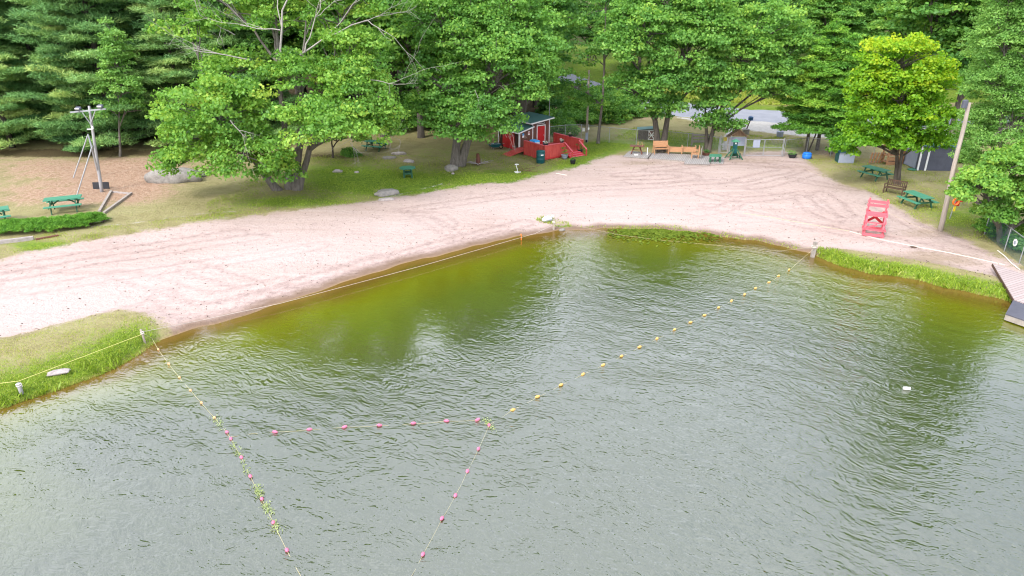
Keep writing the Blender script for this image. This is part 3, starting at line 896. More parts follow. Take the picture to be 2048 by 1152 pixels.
    for (px, py, ty, r, lab) in [(1612, 305, 75, 2.9, 'hemlock with drooping sprays above the blue tub, leftmost of three trunks by the fence'),
                                 (1634, 300, 40, 3.1, 'tallest hemlock, middle one of the three trunks by the fence'),
                                 (1662, 308, 70, 3.0, 'hemlock nearest the grey locker, rightmost of the three trunks by the fence')]:
        b = G(px, py)
        H = P(px, ty, b[1])[2] - b[2]
        make_conifer('hemlock_tree', lab, b, H, r, (M['bark'], LM['hemlock']), 40 + k, low=.24, whorl=.50, per=30, drp=.34, needle=.24, asp=.30, tint0=.56, plume=.36, group='hemlocks along the gravel', conic=.75, irr=.65, bv=.14)
        k += 1
    # slim trees behind the fence
    b = G(1196, 287)
    make_tree('slim_tree', 'thin bare stemmed tree with a sparse crown, just behind the fence beside the meter pole', 'tree', b,
              px_lobes(b, [(1210, 20, 40, 40, 1, 1.6), (1180, 120, 36, 26, 0, 1.3), (1232, 90, 30, 24, 0, 1.2), (1150, 175, 40, 22, .5, 1.3), (1190, 205, 30, 16, .3, 1.1)]),
              (M['bark_pale'], LM['dark']), 31, puff=.6, dens=.55, leaf=0.185, per=66, trunk_r=.13, stems=st(b, [(1213, -10, 1)]), tint0=.65, shell=.35)
    b = G(1036, 262)
    make_tree('leaning_tree', 'tree with a pale leaning trunk, directly behind the red shed', 'tree', b,
              px_lobes(b, [(1075, 110, 50, 40, 0, 2), (1100, 165, 40, 30, -.5, 1.7), (1050, 150, 40, 30, 0, 1.6), (1090, 60, 40, 35, .6, 1.8)]),
              (M['bark_pale'], LM['mid']), 32, puff=.75, dens=.8, leaf=0.192, per=75, trunk_r=.28, stems=st(b, [(1078, 110, 0)]), tint0=.5, shell=.4)
    # small trees under the big maple
    for s, (px, py, top, lab) in enumerate([(665, 316, 205, 'small bushy maple sapling in the shade right of the huge maple'), (835, 262, 150, 'dark young maple deep in the shade behind the half hidden picnic table')]):
        b = G(px, py); t = (py - top)
        make_tree('sapling', lab, 'tree', b, px_lobes(b, [(px, top + t * .3, 45, t * .3, 0, 1.6), (px - 20, top + t * .55, 40, t * .2, -.5, 1.3), (px + 24, top + t * .6, 36, t * .2, 0, 1.3)]),
                  (M['bark_dark'], LM['mid']), 50 + s, puff=.6, dens=.9, leaf=0.187, per=71, trunk_r=.09, tint0=.45)


def wood():
    """the pines on the left and the mixed wood behind"""
    rng = np.random.default_rng(77)
    pr = []
    for i, (H, R, t0) in enumerate([(17.5, 3.9, .50), (15.5, 3.6, .58), (19, 4.2, .44)]):
        pr.append(make_conifer('pine_tree', 'pine', (0, 0, 0), H, R, (M['bark_dark'], LM['pine']), 60 + i, low=.03, whorl=1.0, per=52, drp=.04, needle=.36, asp=.13, tint0=t0, plume=.70, conic=.62, flatb=.42, irr=.8, bv=.16))
    used = [False] * 3
    G1 = 'white pines in the stand on the left'
    front_labels = ['soft blue green pine at the far left edge of the pine stand', 'pine with low sweeping boughs between the frame edge and the floodlight pole',
                    'pine directly behind the floodlight pole and swing frame', 'pine right of the floodlight pole, next to the slim birch',
                    'pine whose boughs meet the big maple beside the long boulder', 'last pine of the front row, half behind the big maple crown']
    spots = []
    for k, x in enumerate([-47.5, -42.5, -37.6, -33.2, -28.6, -23.8]):
        spots.append((x + rng.normal() * .5, 58.2 + [1.0, .2, 0, .6, 1.4, 3.0][k], front_labels[k]))
    for row, Y in enumerate([63.5, 69.5, 76.5]):
        for x in np.arange(-62 + row * 2, -20 - row * 2, 5.4):
            spots.append((x + rng.normal() * .8 + row * 1.7, Y + rng.normal() * .8, 'soft blue green pine crowded in the rows behind the front pines'))
    for x, y, lab in spots:
        u, v, d = project(x, y, 8.0)
        if u < -260 or u > 560: continue
        i = int(rng.integers(3)); s = .86 + .26 * rng.random()
        loc = (x, y, hz(x, y)); rz = rng.random() * 6.28
        if not used[i]:
            used[i] = True; o = pr[i]; o.location = loc; o.rotation_euler.z = rz; o.scale = (s, s, s); o['label'] = lab; o['group'] = G1
        else:
            copy_thing(pr[i], loc, rz, s, lab, G1)
    # mixed wood
    def lob(rng, H, R, n):
        L = [(np.array([0, 0, H * .62]), (R * .85, R * .85, H * .26))]
        for k in range(n):
            a = 2 * PI * k / n + rng.normal() * .3; f = .35 + .5 * rng.random()
            L.append((np.array([math.cos(a) * R * .55, math.sin(a) * R * .55, H * (f * .8 + .08)]), (R * (.42 + .25 * rng.random()),) * 2 + (H * (.10 + .07 * rng.random()),)))
        L.append((np.array([rng.normal() * .5, rng.normal() * .5, H * .88]), (R * .5, R * .5, H * .12)))
        return L
    kinds = [('oak_tree', 'dark', 16, 4.0, .50), ('oak_tree', 'dark', 18, 4.4, .62), ('ash_tree', 'mid', 15, 3.8, .42), ('ash_tree', 'mid', 17, 4.2, .55), ('beech_tree', 'maple', 14, 3.7, .38)]
    protos = []
    for i, (nm, lm, H, R, t0) in enumerate(kinds):
        r2 = np.random.default_rng(90 + i)
        protos.append(make_tree(nm, nm, 'tree', (0, 0, 0), lob(r2, H, R, 7), (M['bark_dark'] if i < 2 else M['bark'], LM[lm]), 90 + i, puff=.95, dens=.8, leaf=.27, per=78, trunk_r=.24,
                                tint0=t0, tint_var=.13, tiptint=.10, shell=.5, flat_=.6))
    pu = [False] * 5
    text = {'oak_tree': 'dark green oak', 'ash_tree': 'mid green ash', 'beech_tree': 'light green beech'}
    S = []
    for row, Y in enumerate([63.5, 69, 75, 81.5, 89]):
        for x in np.arange(-23 - row, 6, 5.0):
            S.append((x + rng.normal() * 1.0 + (row % 2) * 2.4, Y + rng.normal() * 1.1, 'standing in the deep wood behind the big maple and the shed', 'trees of the deep wood left of the shed', 0))
    for row, Y in enumerate([91, 98, 107, 118]):
        for x in np.arange(4 + row, 92 + row * 6, 6.0):
            S.append((x + rng.normal() * 1.3 + (row % 2) * 2.6, Y + rng.normal() * 1.4, 'on the wooded slope beyond the road', 'trees on the slope beyond the road', 1))
    for x in np.arange(30, 76, 5.5):
        S.append((x + rng.normal(), 63 + rng.normal() * 1.2 + max(0, 38 - x) * 0, 'crowded behind the sheds at the right side', 'trees behind the grey sheds', 2))
    for row, Y in enumerate([98, 108]):
        for x in np.arange(-75, 6, 7.5):
            S.append((x + rng.normal() * 1.5, Y + rng.normal() * 1.5, 'far back above the pines and the deep wood', 'trees far behind the pines', 3))
    for x, y, where, grp, z in S:
        u, v, d = project(x, y, 8.0)
        if u < -200 or u > (2700 if z == 2 else 2260): continue
        if z == 0 and u > 1085 : continue
        if z == 0 and y < 72 and 560 < u < 700 and y < 66: continue
        if z == 2 and u < 1700: continue
        if z == 1:
            i = int(rng.choice(5, p=[.22, .2, .25, .2, .13])); s = .70 + .3 * rng.random()
            if 1060 < u < 1270: s *= .72; 
            if 1060 < u < 1270 and y < 96: continue
        elif z == 2:
            i = int(rng.choice([1, 2, 3])); s = (.62 + .15 * rng.random()) if u < 1850 else (1.0 + .15 * rng.random())
        else:
            i = int(rng.choice(5, p=[.34, .30, .18, .14, .04])); s = .95 + .28 * rng.random()
        lab = text[kinds[i][0]] + ' ' + where
        loc = (x, y, hz(x, y)); rz = rng.random() * 6.28; sc = (s * (.9 + .2 * rng.random()), s * (.9 + .2 * rng.random()), s)
        g2 = text[kinds[i][0]] + 's, ' + grp
        if not pu[i]:
            pu[i] = True; o = protos[i]; o.location = loc; o.rotation_euler.z = rz; o.scale = sc; o['label'] = lab; o['group'] = g2
        else:
            copy_thing(protos[i], loc, rz, sc, lab, g2)
    for i in range(5):
        if not pu[i]:
            for ch in list(protos[i].children): bpy.data.objects.remove(ch)
            bpy.data.objects.remove(protos[i])


def make_bush(name, label, base, R, H, leafm, seed, puff=.4, leaf=.2, per=46, dens=1.0, tint0=.5, group=None, aspect=.7):
    rng = np.random.default_rng(seed)
    root = thing(name, label, 'bush', base, 0, group)
    k = int(60 * dens * R * H / (puff ** 2 * 9)) + 8
    d = unit(rng.normal(size=(k, 3))); d[:, 2] = np.abs(d[:, 2])
    c = d * np.array([R, R, H]) * (.5 + .5 * rng.random(k) ** .6)[:, None]
    V, tint, _ = puff_leaves(rng, c, puff * (.6 + .7 * rng.random(k)), per, leaf, .75, .7, tint0 + rng.normal(size=k) * .12, aspect)
    paths = [limb(rng, rng.normal(size=3) * .1 * R * np.array([1, 1, 0]), q, .03, .008, 5, .05, .1) for q in c[rng.choice(k, min(k, 7), replace=False)]]
    tv, tf = tube_np(paths, 5)
    link(bpy.data.objects.new('stems', np_mesh('stems', tv, tf, M['bark_dark'], True)), root)
    link(bpy.data.objects.new('foliage', leaf_mesh('foliage', V, tint, leafm)), root)
    return root


def bushes():
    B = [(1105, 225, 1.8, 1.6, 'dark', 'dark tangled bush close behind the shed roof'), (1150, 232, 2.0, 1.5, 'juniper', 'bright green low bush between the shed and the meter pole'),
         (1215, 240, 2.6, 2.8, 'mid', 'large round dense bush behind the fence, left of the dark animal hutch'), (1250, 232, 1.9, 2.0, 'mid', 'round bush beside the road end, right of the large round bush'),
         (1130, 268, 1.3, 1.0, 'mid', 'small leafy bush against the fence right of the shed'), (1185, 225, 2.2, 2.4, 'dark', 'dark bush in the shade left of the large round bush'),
         (1990, 470, .7, .8, 'juniper', 'bushy weeds at the near end of the right hand fence'), (2035, 478, .9, .9, 'mid', 'leafy bush behind the round white sign on the fence'),
         (1975, 455, .6, .7, 'mid', 'small bush under the low maple at the fence end'), (700, 312, .7, .6, 'mid', 'low green bush under the drooping maple branches'),
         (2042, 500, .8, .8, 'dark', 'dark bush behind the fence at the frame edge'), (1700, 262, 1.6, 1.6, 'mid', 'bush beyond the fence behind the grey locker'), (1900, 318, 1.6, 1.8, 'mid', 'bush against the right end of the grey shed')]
    for i, (px, py, R, H, lm, lab) in enumerate(B):
        make_bush('bush', lab, G(px, py), R, H, LM[lm], 120 + i, puff=.22 + .13 * R, leaf=.20 if R > 1 else .15, tint0=.55)
    # undergrowth at the edges of the wood: dense low growth nobody could count
    rng = np.random.default_rng(5)
    cs = []; rs = []; ts = []
    def strip(a, b, n, dy, h):
        for _ in range(n):
            t = rng.random(); x = a[0] + (b[0] - a[0]) * t + rng.normal() * .6; y = a[1] + (b[1] - a[1]) * t + rng.random() * dy
            r = .35 + .45 * rng.random()
            for k in range(5):
                cs.append((x + rng.normal() * .4, y + rng.normal() * .4, hz(x, y) + r * .4 + rng.random() * h)); rs.append(r); ts.append(.5 + rng.normal() * .14)
    strip((-19, 64.5), (-1, 66), 70, 8, .8)
    strip((4, 80), (18, 84), 60, 8, 1.0); strip((16, 88), (60, 92), 120, 8, 1.2)
    strip((3.8, 66), (9, 70), 28, 6, .7)
    V, tint, _ = puff_leaves(rng, np.array(cs), np.array(rs), 42, .24, .7, .7, np.array(ts), .6)
    o = link(bpy.data.objects.new('undergrowth', leaf_mesh('undergrowth', V, tint, LM['mid'])))
    tag(o, 'low leafy undergrowth along the edges of the wood and the road bank', 'undergrowth', kind='stuff')


def grass():
    rng = np.random.default_rng(8)
    X = []; Hh = []; T = []
    def scatter(poly, n, h, fn=None, t=.5, dt=.16):
        poly = np.array(poly); lo = poly.min(0); hi = poly.max(0)
        x = lo[0] + (hi[0] - lo[0]) * rng.random(n * 3); y = lo[1] + (hi[1] - lo[1]) * rng.random(n * 3)
        s = sd_poly(x, y, poly); L = sd_poly(x, y, LAND)
        ok = (s > -.25 + .3 * rng.random(len(x))) & (L > -.12)
        if fn is not None: ok &= fn(x, y, L) > rng.random(len(x))
        x = x[ok][:n]; y = y[ok][:n]
        z = np.maximum(height(x, y), .0)
        X.append(np.stack([x, y, z], 1)); Hh.append(h * (.5 + rng.random(len(x)))); T.append(np.clip(t + rng.normal(size=len(x)) * dt, 0, 1))
    clump = lambda x, y: .5 + .5 * np.sin(x * 2.1 + np.sin(y * 1.7) * 2) * np.sin(y * 2.6 + np.sin(x * 1.3) * 2)
    scatter(BANK_L, 52000, .075, lambda x, y, L: np.clip(1.15 - L / 1.9, .0, 1) * (.25 + .75 * clump(x, y)), .5, .2)
    scatter(BANK_L, 30000, .055, lambda x, y, L: .15 + .6 * clump(x * .8, y) ** 1.5, .82)
    scatter(BANK_L, 9000, .20, lambda x, y, L: np.clip(1.1 - L / .7, 0, 1) * clump(x * 2, y * 2) ** 1.6, .42)
    scatter(BANK_R, 30000, .12, lambda x, y, L: np.clip(1.2 - L / 1.05, .0, 1) * (.25 + .75 * clump(x * 1.3, y)), .52)
    scatter(BANK_R, 6000, .26, lambda x, y, L: np.clip(1.1 - L / .6, 0, 1) * clump(x * 1.7, y) ** 2, .5)
    scatter(BANK_R, 9000, .07, lambda x, y, L: .4 * clump(x, y) ** 2, .78)
    yard = fl([(560, 340), (700, 318), (900, 330), (1010, 315), (1100, 330), (1180, 300), (1240, 300), (1150, 345), (1020, 374), (860, 394), (720, 414), (600, 428), (420, 448), (420, 420)])
    scatter(yard, 60000, .075, lambda x, y, L: clump(x * .4, y * .4) ** 1.5, .5, .2)
    right = fl([(1610, 332), (1700, 330), (1900, 350), (1960, 430), (1985, 500), (1900, 480), (1830, 450), (1740, 396)])
    scatter(right, 22000, .075, lambda x, y, L: clump(x * .5, y * .5) ** 2, .66)
    left = fl([(0, 500), (200, 470), (420, 445), (600, 428), (450, 450), (300, 472), (0, 532)])
    scatter(left, 22000, .07, lambda x, y, L: clump(x * .7, y * .7) ** 2, .66)
    scatter(fl([(1072, 444), (1084, 439), (1100, 441), (1130, 449), (1146, 456), (1110, 454)]), 700, .12, lambda x, y, L: clump(x * 2, y * 2), .6)
    scatter(fl([(1150, 456), (1250, 453), (1350, 454), (1480, 472), (1600, 494), (1600, 500), (1400, 466), (1250, 458)]), 4200, .10, lambda x, y, L: clump(x, y), .66)
    scatter(fl([(1270, 268), (1420, 285), (1440, 300), (1340, 298), (1230, 290)]), 6000, .14, None, .5)
    scatter(fl([(1490, 285), (1600, 290), (1600, 308), (1490, 306)]), 3500, .14, lambda x, y, L: clump(x * .5, y * .5), .55)
    scatter(fl([(1300, 205), (1420, 216), (1520, 224), (1600, 228), (1600, 215), (1420, 200), (1300, 190)]), 9000, .5, None, .78, .1)
    X = np.concatenate(X); Hh = np.concatenate(Hh); T = np.concatenate(T)
    n = len(X)
    lean = rng.normal(size=(n, 3)) * .45; lean[:, 2] = 1
    tang = unit(lean)
    nr = rng.normal(size=(n, 3)); nr[:, 2] *= .3; nr[:, 2] += .35
    V = leaf_arrays(X + tang * Hh[:, None] * .42, nr, Hh * 1.15, .20, rng, tang)
    o = link(bpy.data.objects.new('grass', leaf_mesh('grass', V, T, LM['grass'])))
    tag(o, 'lush and sparse grass tufts along the banks and on the lawn', 'grass', kind='stuff')
    # floating algae at the head of the swimming area
    n = 5200
    u = 1215 + 265 * rng.random(n); v = 459 + np.abs(rng.normal(size=n)) * 10
    q = np.array([flat(a, b) for a, b in zip(u, v)])
    L = sd_poly(q[:, 0], q[:, 1], LAND); w = np.exp(-((u - 1330) / 95) ** 2) * (.4 + .6 * (np.sin(q[:, 0] * 3) * np.sin(q[:, 1] * 4 + q[:, 0]) > -.2))
    ok = (L < .05) & (w > rng.random(n)); q = q[ok]
    c = np.column_stack([q, .018 + .015 * rng.random(len(q))])
    V = leaf_arrays(c, np.tile([0, 0, 1.], (len(q), 1)) + rng.normal(size=(len(q), 3)) * .12, .10 + .2 * rng.random(len(q)), .6, rng)
    o = link(bpy.data.objects.new('algae', leaf_mesh('algae', V, np.clip(.5 + rng.normal(size=len(q)) * .2, 0, 1), LM['algae'])))
    tag(o, 'green algae floating along the sandy edge of the swimming area', 'algae', kind='stuff')
# ------------------------------------------------------------------ paints and timbers
def more_mats():
    M['green_paint'] = planks('green_painted_boards', (.055, .21, .125), (.08, .275, .17), .145, 1, .55)
    M['green_wood'] = pm('green_paint', (.055, .20, .12), .55, .3, 4)
    M['green_dark'] = pm('dark_green_wood', (.03, .11, .06), .6, .35, 4)
    M['pink'] = pm('faded_red_paint', (.62, .115, .14), .55, .16, 3)
    M['red'] = pm('red_paint', (.50, .025, .028), .5, .22, 3)
    M['deck_red'] = planks('red_deck_boards', (.42, .045, .04), (.56, .095, .075), .14, 0, .6)
    M['rail_red'] = pm('worn_red_paint', (.50, .075, .06), .6, .3, 2.2, .1, (3, 3, .8), col2=(.40, .03, .03))
    M['brown_wall'] = planks('brown_wall_boards', (.125, .058, .042), (.175, .085, .062), .2, 0, .7)
    M['white'] = pm('white_paint', (.78, .77, .75), .5, .08, 5)
    M['roof_green'] = pm('green_roof_sheet', (.075, .175, .165), .5, .18, 2, .15, (1, 6, 1))
    M['grey_deck'] = planks('weathered_deck', (.36, .335, .315), (.27, .25, .24), .14, 0, .85)
    M['grey_wood'] = pm('weathered_timber', (.32, .28, .245), .9, .3, 4, .3, (1, 1, .4))
    M['tan_pole'] = pm('pale_pole', (.36, .305, .255), .85, .3, 3, .3, (3, 3, .2))
    M['grey_pole'] = pm('grey_pole', (.34, .33, .33), .8, .25, 3, .3, (3, 3, .2))
    M['steel'] = pm('galvanised_steel', (.38, .39, .41), .42, .12, 6, .05, metal=.55)
    M['wire'] = pm('fence_wire', (.36, .37, .37), .5, .1, 5, 0, metal=.4)
    M['wire_green'] = pm('green_fence_wire', (.05, .13, .12), .5, .1, 5, 0)
    M['orange_wood'] = pm('honey_timber', (.44, .235, .12), .6, .18, 4, .15, (1, 1, 3))
    M['brown_wood'] = pm('dark_brown_timber', (.085, .05, .032), .65, .3, 4, .2)
    M['redbrown'] = pm('red_brown_timber', (.15, .06, .04), .65, .3, 4, .2)
    M['black'] = pm('black_rubber', (.022, .022, .026), .6, .2, 4)
    M['teal'] = pm('dark_teal_plastic', (.010, .080, .085), .4, .15, 3)
    M['blue'] = pm('blue_plastic', (.02, .17, .62), .35, .1, 3)
    M['skyblue'] = pm('light_blue_plastic', (.05, .36, .75), .4, .1, 3)
    M['yellow'] = pm('yellow_plastic', (.75, .58, .03), .4, .08, 3)
    M['buoy_y'] = pm('sunbleached_orange_foam', (.66, .38, .11), .45, .12, 20, .05)
    M['buoy_p'] = pm('sunbleached_pink_foam', (.58, .15, .24), .45, .12, 20, .05)
    M['buoy_o'] = pm('peach_foam', (.80, .42, .20), .45, .12, 20, .05)
    M['rope_w'] = pm('white_rope', (.70, .64, .55), .8, .1, 20)
    M['rope_y'] = pm('yellow_rope', (.68, .62, .22), .8, .1, 20)
    M['rope_t'] = pm('old_tan_rope', (.42, .38, .22), .8, .2, 20)
    M['cord_pale'] = pm('pale_board', (.50, .43, .37), .8, .15, 5)
    M['cord_tan'] = pm('tan_cord', (.40, .32, .24), .8, .2, 5)
    M['rock'] = pm('granite', (.265, .245, .22), .9, .45, 3.2, .95, col2=(.15, .14, .125))
    M['rock_pink'] = pm('pinkish_stone', (.37, .325, .305), .9, .3, 4, .9)
    M['grey_panel'] = pm('grey_plastic', (.29, .32, .39), .55, .12, 2)
    M['dark_panel'] = pm('dark_grey_cladding', (.085, .09, .115), .6, .2, 2)
    M['hutch'] = planks('dark_hutch_boards', (.075, .062, .055), (.11, .09, .08), .12, 0, .8)
    M['dock_wood'] = planks('dock_boards', (.40, .33, .31), (.31, .25, .235), .16, 0, .85)
    M['dock_dark'] = pm('dark_deck_cover', (.085, .085, .105), .55, .2, 1.5)
    M['soil'] = pm('potting_soil', (.05, .035, .025), .95, .3, 8)
    M['pot'] = pm('charcoal_pot', (.03, .034, .036), .55, .2, 4)
    M['shingle'] = planks('brown_shingles', (.30, .205, .125), (.20, .13, .085), .12, 0, .85)
    M['orange'] = pm('orange_paint', (.78, .20, .04), .45, .1, 3)
    LM['flower'] = leaf_mat('flower_petals', [(.1, (.10, .20, .04)), (.45, (.16, .28, .06)), (.6, (.72, .62, .60)), (.95, (.75, .35, .42))], .3)


def picnic(label, pc, pa, pb, group='green picnic tables', src=[None], scale=1.0):
    loc = G(*pc); rz = ang(pa, pb)
    if src[0] is not None:
        return copy_thing(src[0], loc, rz, scale, label, group)
    r = thing('picnic_table', label, 'picnic table', loc, rz, group)
    m = MB(); m.box((0, 0, .745), (1.86, .76, .045), ch=.008)
    m.build('tabletop', M['green_paint'], r)
    for s in (-1, 1):
        m = MB(); m.box((0, s * .66, .44), (1.86, .28, .045), ch=.008); m.build('bench', M['green_paint'], r)
    for s in (-1, 1):
        x = s * .62; m = MB()
        m.bar((x, -.62, 0), (x, -.26, .72), .05, .10); m.bar((x, .62, 0), (x, .26, .72), .05, .10)
        m.bar((x + .052 * s, -.78, .40), (x + .052 * s, .78, .40), .045, .10); m.bar((x + .052 * s, -.34, .69), (x + .052 * s, .34, .69), .045, .07)
        m.build('leg_frame', M['green_dark'], r)
    for s in (-1, 1):
        m = MB(); m.bar((s * .56, 0, .42), (s * .12, 0, .71), .045, .07); m.build('brace', M['green_dark'], r)
    r.scale = (scale,) * 3
    src[0] = r
    return r


def tables():
    picnic('green picnic table behind the long juniper hedge at the left', (132, 421), (98, 427), (164, 420), scale=1.08)
    picnic('green picnic table half hidden under the tip of the big maple crown', (752, 300), (725, 299), (775, 302))
    picnic('green picnic table nearer the grey sheds, behind the dark brown bench', (1748, 357), (1731, 349), (1773, 361))
    picnic('green picnic table between the dark brown bench and the tall tan pole', (1832, 412), (1811, 401), (1857, 419))
    picnic('green picnic table cut off by the left frame edge beside the juniper hedge', (-16, 447), (-50, 452), (10, 444), scale=1.08)
    # eight sided table
    r = thing('octagonal_table', 'low green eight sided picnic table alone on the lawn', 'picnic table', G(816, 354), .2)
    m = MB(); m.prism([(.62 * math.cos(PI / 8 + k * PI / 4), .62 * math.sin(PI / 8 + k * PI / 4)) for k in range(8)], .66, .71); m.build('tabletop', M['green_paint'], r)
    for k in range(4):
        a = PI / 4 + k * PI / 2; m = MB(); m.bar((.40 * math.cos(a), .40 * math.sin(a), 0), (.36 * math.cos(a), .36 * math.sin(a), .66), .09, .09); m.build('leg', M['green_dark'], r)
    m = MB()
    for k in range(4):
        a = PI / 4 + k * PI / 2; b = a + PI / 2
        m.bar((.38 * math.cos(a), .38 * math.sin(a), .32), (.38 * math.cos(b), .38 * math.sin(b), .32), .05, .14)
    m.build('rail', M['green_dark'], r)
    # low green table on the boardwalk
    r = thing('low_table', 'small dark green table with block legs at the right end of the grey boardwalk', 'table', G(1428, 325, .09), ang((1420, 330), (1443, 330)))
    m = MB(); m.slab([(-.55, -.40, .50), (.45, -.40, .50), (.62, .42, .50), (-.30, .42, .50)], .05); m.build('tabletop', M['green_wood'], r)
    for (x, y) in ((-.42, -.33), (.36, -.33), (.48, .32), (-.22, .32)):
        m = MB(); m.box((x, y, .225), (.10, .10, .45)); m.build('leg', M['green_dark'], r)
    m = MB(); m.box((-.03, -.33, .25), (.10, .06, .40)); m.build('slat', M['green_dark'], r)


def bench(name, label, loc, rz, mat, W=1.3, seat=.42, back=.88, solid=False, group=None, cat='bench'):
    r = thing(name, label, cat, loc, rz, group)
    m = MB()
    for k in range(4): m.box((0, -.02 + .12 * k - .2, seat), (W - .1, .10, .03))
    m.build('seat', mat, r)
    m = MB()
    m.box((0, .27, back - .03), (W - .1, .04, .07)); m.box((0, .25, seat + .10), (W - .1, .04, .06))
    if solid: m.box((0, .262, (seat + back) / 2 + .03), (W - .1, .025, back - seat - .16))
    else:
        nn = 9
        for k in range(nn): m.box((-(W - .3) / 2 + (W - .3) * k / (nn - 1), .26, (seat + back) / 2 + .03), (.055, .025, back - seat - .16))
    m.build('backrest', mat, r)
    for s in (-1, 1):
        m = MB(); m.box((s * (W / 2 - .03), -.25, .31), (.06, .06, .62)); m.build('leg', mat, r)
        m = MB(); m.bar((s * (W / 2 - .03), .25, 0), (s * (W / 2 - .03), .30, back + .02), .06, .06); m.build('leg', mat, r)
        m = MB(); m.box((s * (W / 2 - .03), -.02, .64), (.075, .60, .035)); m.build('armrest', mat, r)
        m = MB(); m.box((s * (W / 2 - .03), 0, seat - .06), (.045, .46, .07)); m.build('side_rail', mat, r)
    return r


def patio():
    z = .085
    def plat(label, pts, name='boardwalk'):
        q = [G(*p) for p in pts]; zt = max(a[2] for a in q) + z
        c = np.mean(q, 0); rz = math.atan2(q[-1][1] - q[0][1], q[-1][0] - q[0][0]) * 0 + ang(pts[0], pts[1])
        r = thing(name, label, 'boardwalk', (c[0], c[1], c[2]), rz)
        ca, sa = math.cos(-rz), math.sin(-rz)
        loc = [((a[0] - c[0]) * ca - (a[1] - c[1]) * sa, (a[0] - c[0]) * sa + (a[1] - c[1]) * ca) for a in q]
        m = MB(); m.prism(loc, zt - c[2] - .04, zt - c[2]); m.build('boards', M['grey_deck'], r)
        inn = [(x * .98, y * .96) for x, y in loc]
        m = MB(); m.prism(inn, -.1, zt - c[2] - .042); m.build('joists', M['grey_wood'], r)
        return zt
    plat('small square piece of grey boardwalk under the brown trestle table', [(1246, 315), (1295, 319.5), (1303, 307.5), (1259, 304)])
    plat('long grey boardwalk carrying the honey coloured benches', [(1298, 319), (1369, 324.5), (1368, 331), (1419, 332), (1419, 314), (1305, 307)])
    plat('short grey boardwalk step under the low green table', [(1421, 328.5), (1446, 329), (1448.5, 318), (1421, 315)])
    O = M['orange_wood']; D = .10
    bench('garden_bench', 'tall backed honey wooden bench, largest and leftmost on the boardwalk', G(1321, 309.5, D), ang((1307, 310), (1333, 309)), O, 1.25, .42, 1.0, True)
    def planter(px, label):
        r = thing('planter_bench', label, 'planter', G(px, 309, D), ang((1337, 308), (1386, 310)), 'wooden planter boxes')
        m = MB(); m.box((0, -.17, .33), (1.1, .03, .36)); m.build('front_panel', O, r)
        m = MB(); m.box((0, .17, .33), (1.1, .03, .36)); m.box((0, 0, .17), (1.1, .31, .03)); m.build('box', O, r)
        for k in (-1, 1):
            m = MB(); m.box((k * .55, -.2, .32), (.07, .06, .64)); m.build('leg', O, r)
            m = MB(); m.box((k * .55, .2, .32), (.07, .06, .64)); m.build('leg', O, r)
            m = MB(); m.box((k * .55, 0, .62), (.06, .34, .05)); m.build('armrest', O, r)
        m = MB()
        for k in range(-2, 3): m.box((k * .2, -.192, .34), (.025, .012, .34))
        m.box((0, -.195, .54), (1.1, .035, .05)); m.build('slat', O, r)
        m = MB(); m.box((0, 0, .47), (1.04, .28, .03)); m.build('soil', M['soil'], r)
    planter(1349, 'honey wooden planter box right of the tall backed bench'); planter(1376, 'honey wooden planter box left of the wooden armchair')
    bench('armchair', 'honey wooden armchair seen from its side at the right of the benches', G(1389, 318, D), ang((1389, 318), (1391, 313)) - .25 + PI, O, .62, .42, .95, True, cat='chair').rotation_euler.z = -PI / 2 - .2
    # lattice screen
    r = thing('privacy_screen', 'narrow grey weathered screen standing behind the wooden armchair', 'screen', G(1402, 318, D), ang((1399, 323), (1404, 311)))
    m = MB()
    for k in range(6): m.box((-.40 + .16 * k, 0, .45), (.11, .03, .86))
    m.build('panel', M['grey_wood'], r)
    m = MB(); m.box((0, .03, .2), (.95, .03, .07)); m.box((0, .03, .75), (.95, .03, .07)); m.build('rail', M['grey_wood'], r)
    # trestle table
    r = thing('trestle_table', 'red brown wooden table on crossed legs with loose branches on top', 'table', G(1273, 310, D), ang((1262, 310), (1285, 311)))
    m = MB(); m.box((0, 0, .66), (1.15, .62, .05)); m.build('tabletop', M['redbrown'], r)
    for s in (-1, 1):
        m = MB(); m.bar((s * .45, -.3, 0), (s * .2, .25, .64), .06, .08); m.build('leg', M['redbrown'], r)
        m = MB(); m.bar((s * .45, .3, 0), (s * .2, -.25, .64), .06, .08); m.build('leg', M['redbrown'], r)
    m = MB(); m.bar((-.33, 0, .32), (.33, 0, .32), .05, .06); m.build('stretcher', M['redbrown'], r)
    b = G(1273, 310, D); p = []
    for k in range(5):
        a = b + np.array([.05 + .1 * k, .1 - .05 * k, .70]); p += [limb(RNG, a, a + np.array([RNG.normal() * .3, RNG.normal() * .1, .12 + .2 * RNG.random()]), .018, .008, 5, 0, .2)]
    v, f = tube_np(p, 5)
    tag(link(bpy.data.objects.new('cut_branches', np_mesh('cut_branches', v, f, M['orange_wood'], True))), 'loose pale branches lying on the red brown trestle table', 'branches')
    m = MB(); m.box((0, 0, .12), (.3, .2, .06)); 
    o = m.build('white_tray', M['white']); o.location = tuple(G(1272, 313, D - .08)); tag(o, 'small white tray on the boards under the trestle table', 'tray')
    m = MB(); m.tube([(0, 0, 0), (0, 0, .55)], .035, 8); m.lathe([(.02, .55), (.05, .56), (.05, .6), (.01, .63)], 8)
    o = m.build('bollard', M['white']); o.location = tuple(G(1294, 313, D)); tag(o, 'short white post between the two boardwalk pieces', 'post')


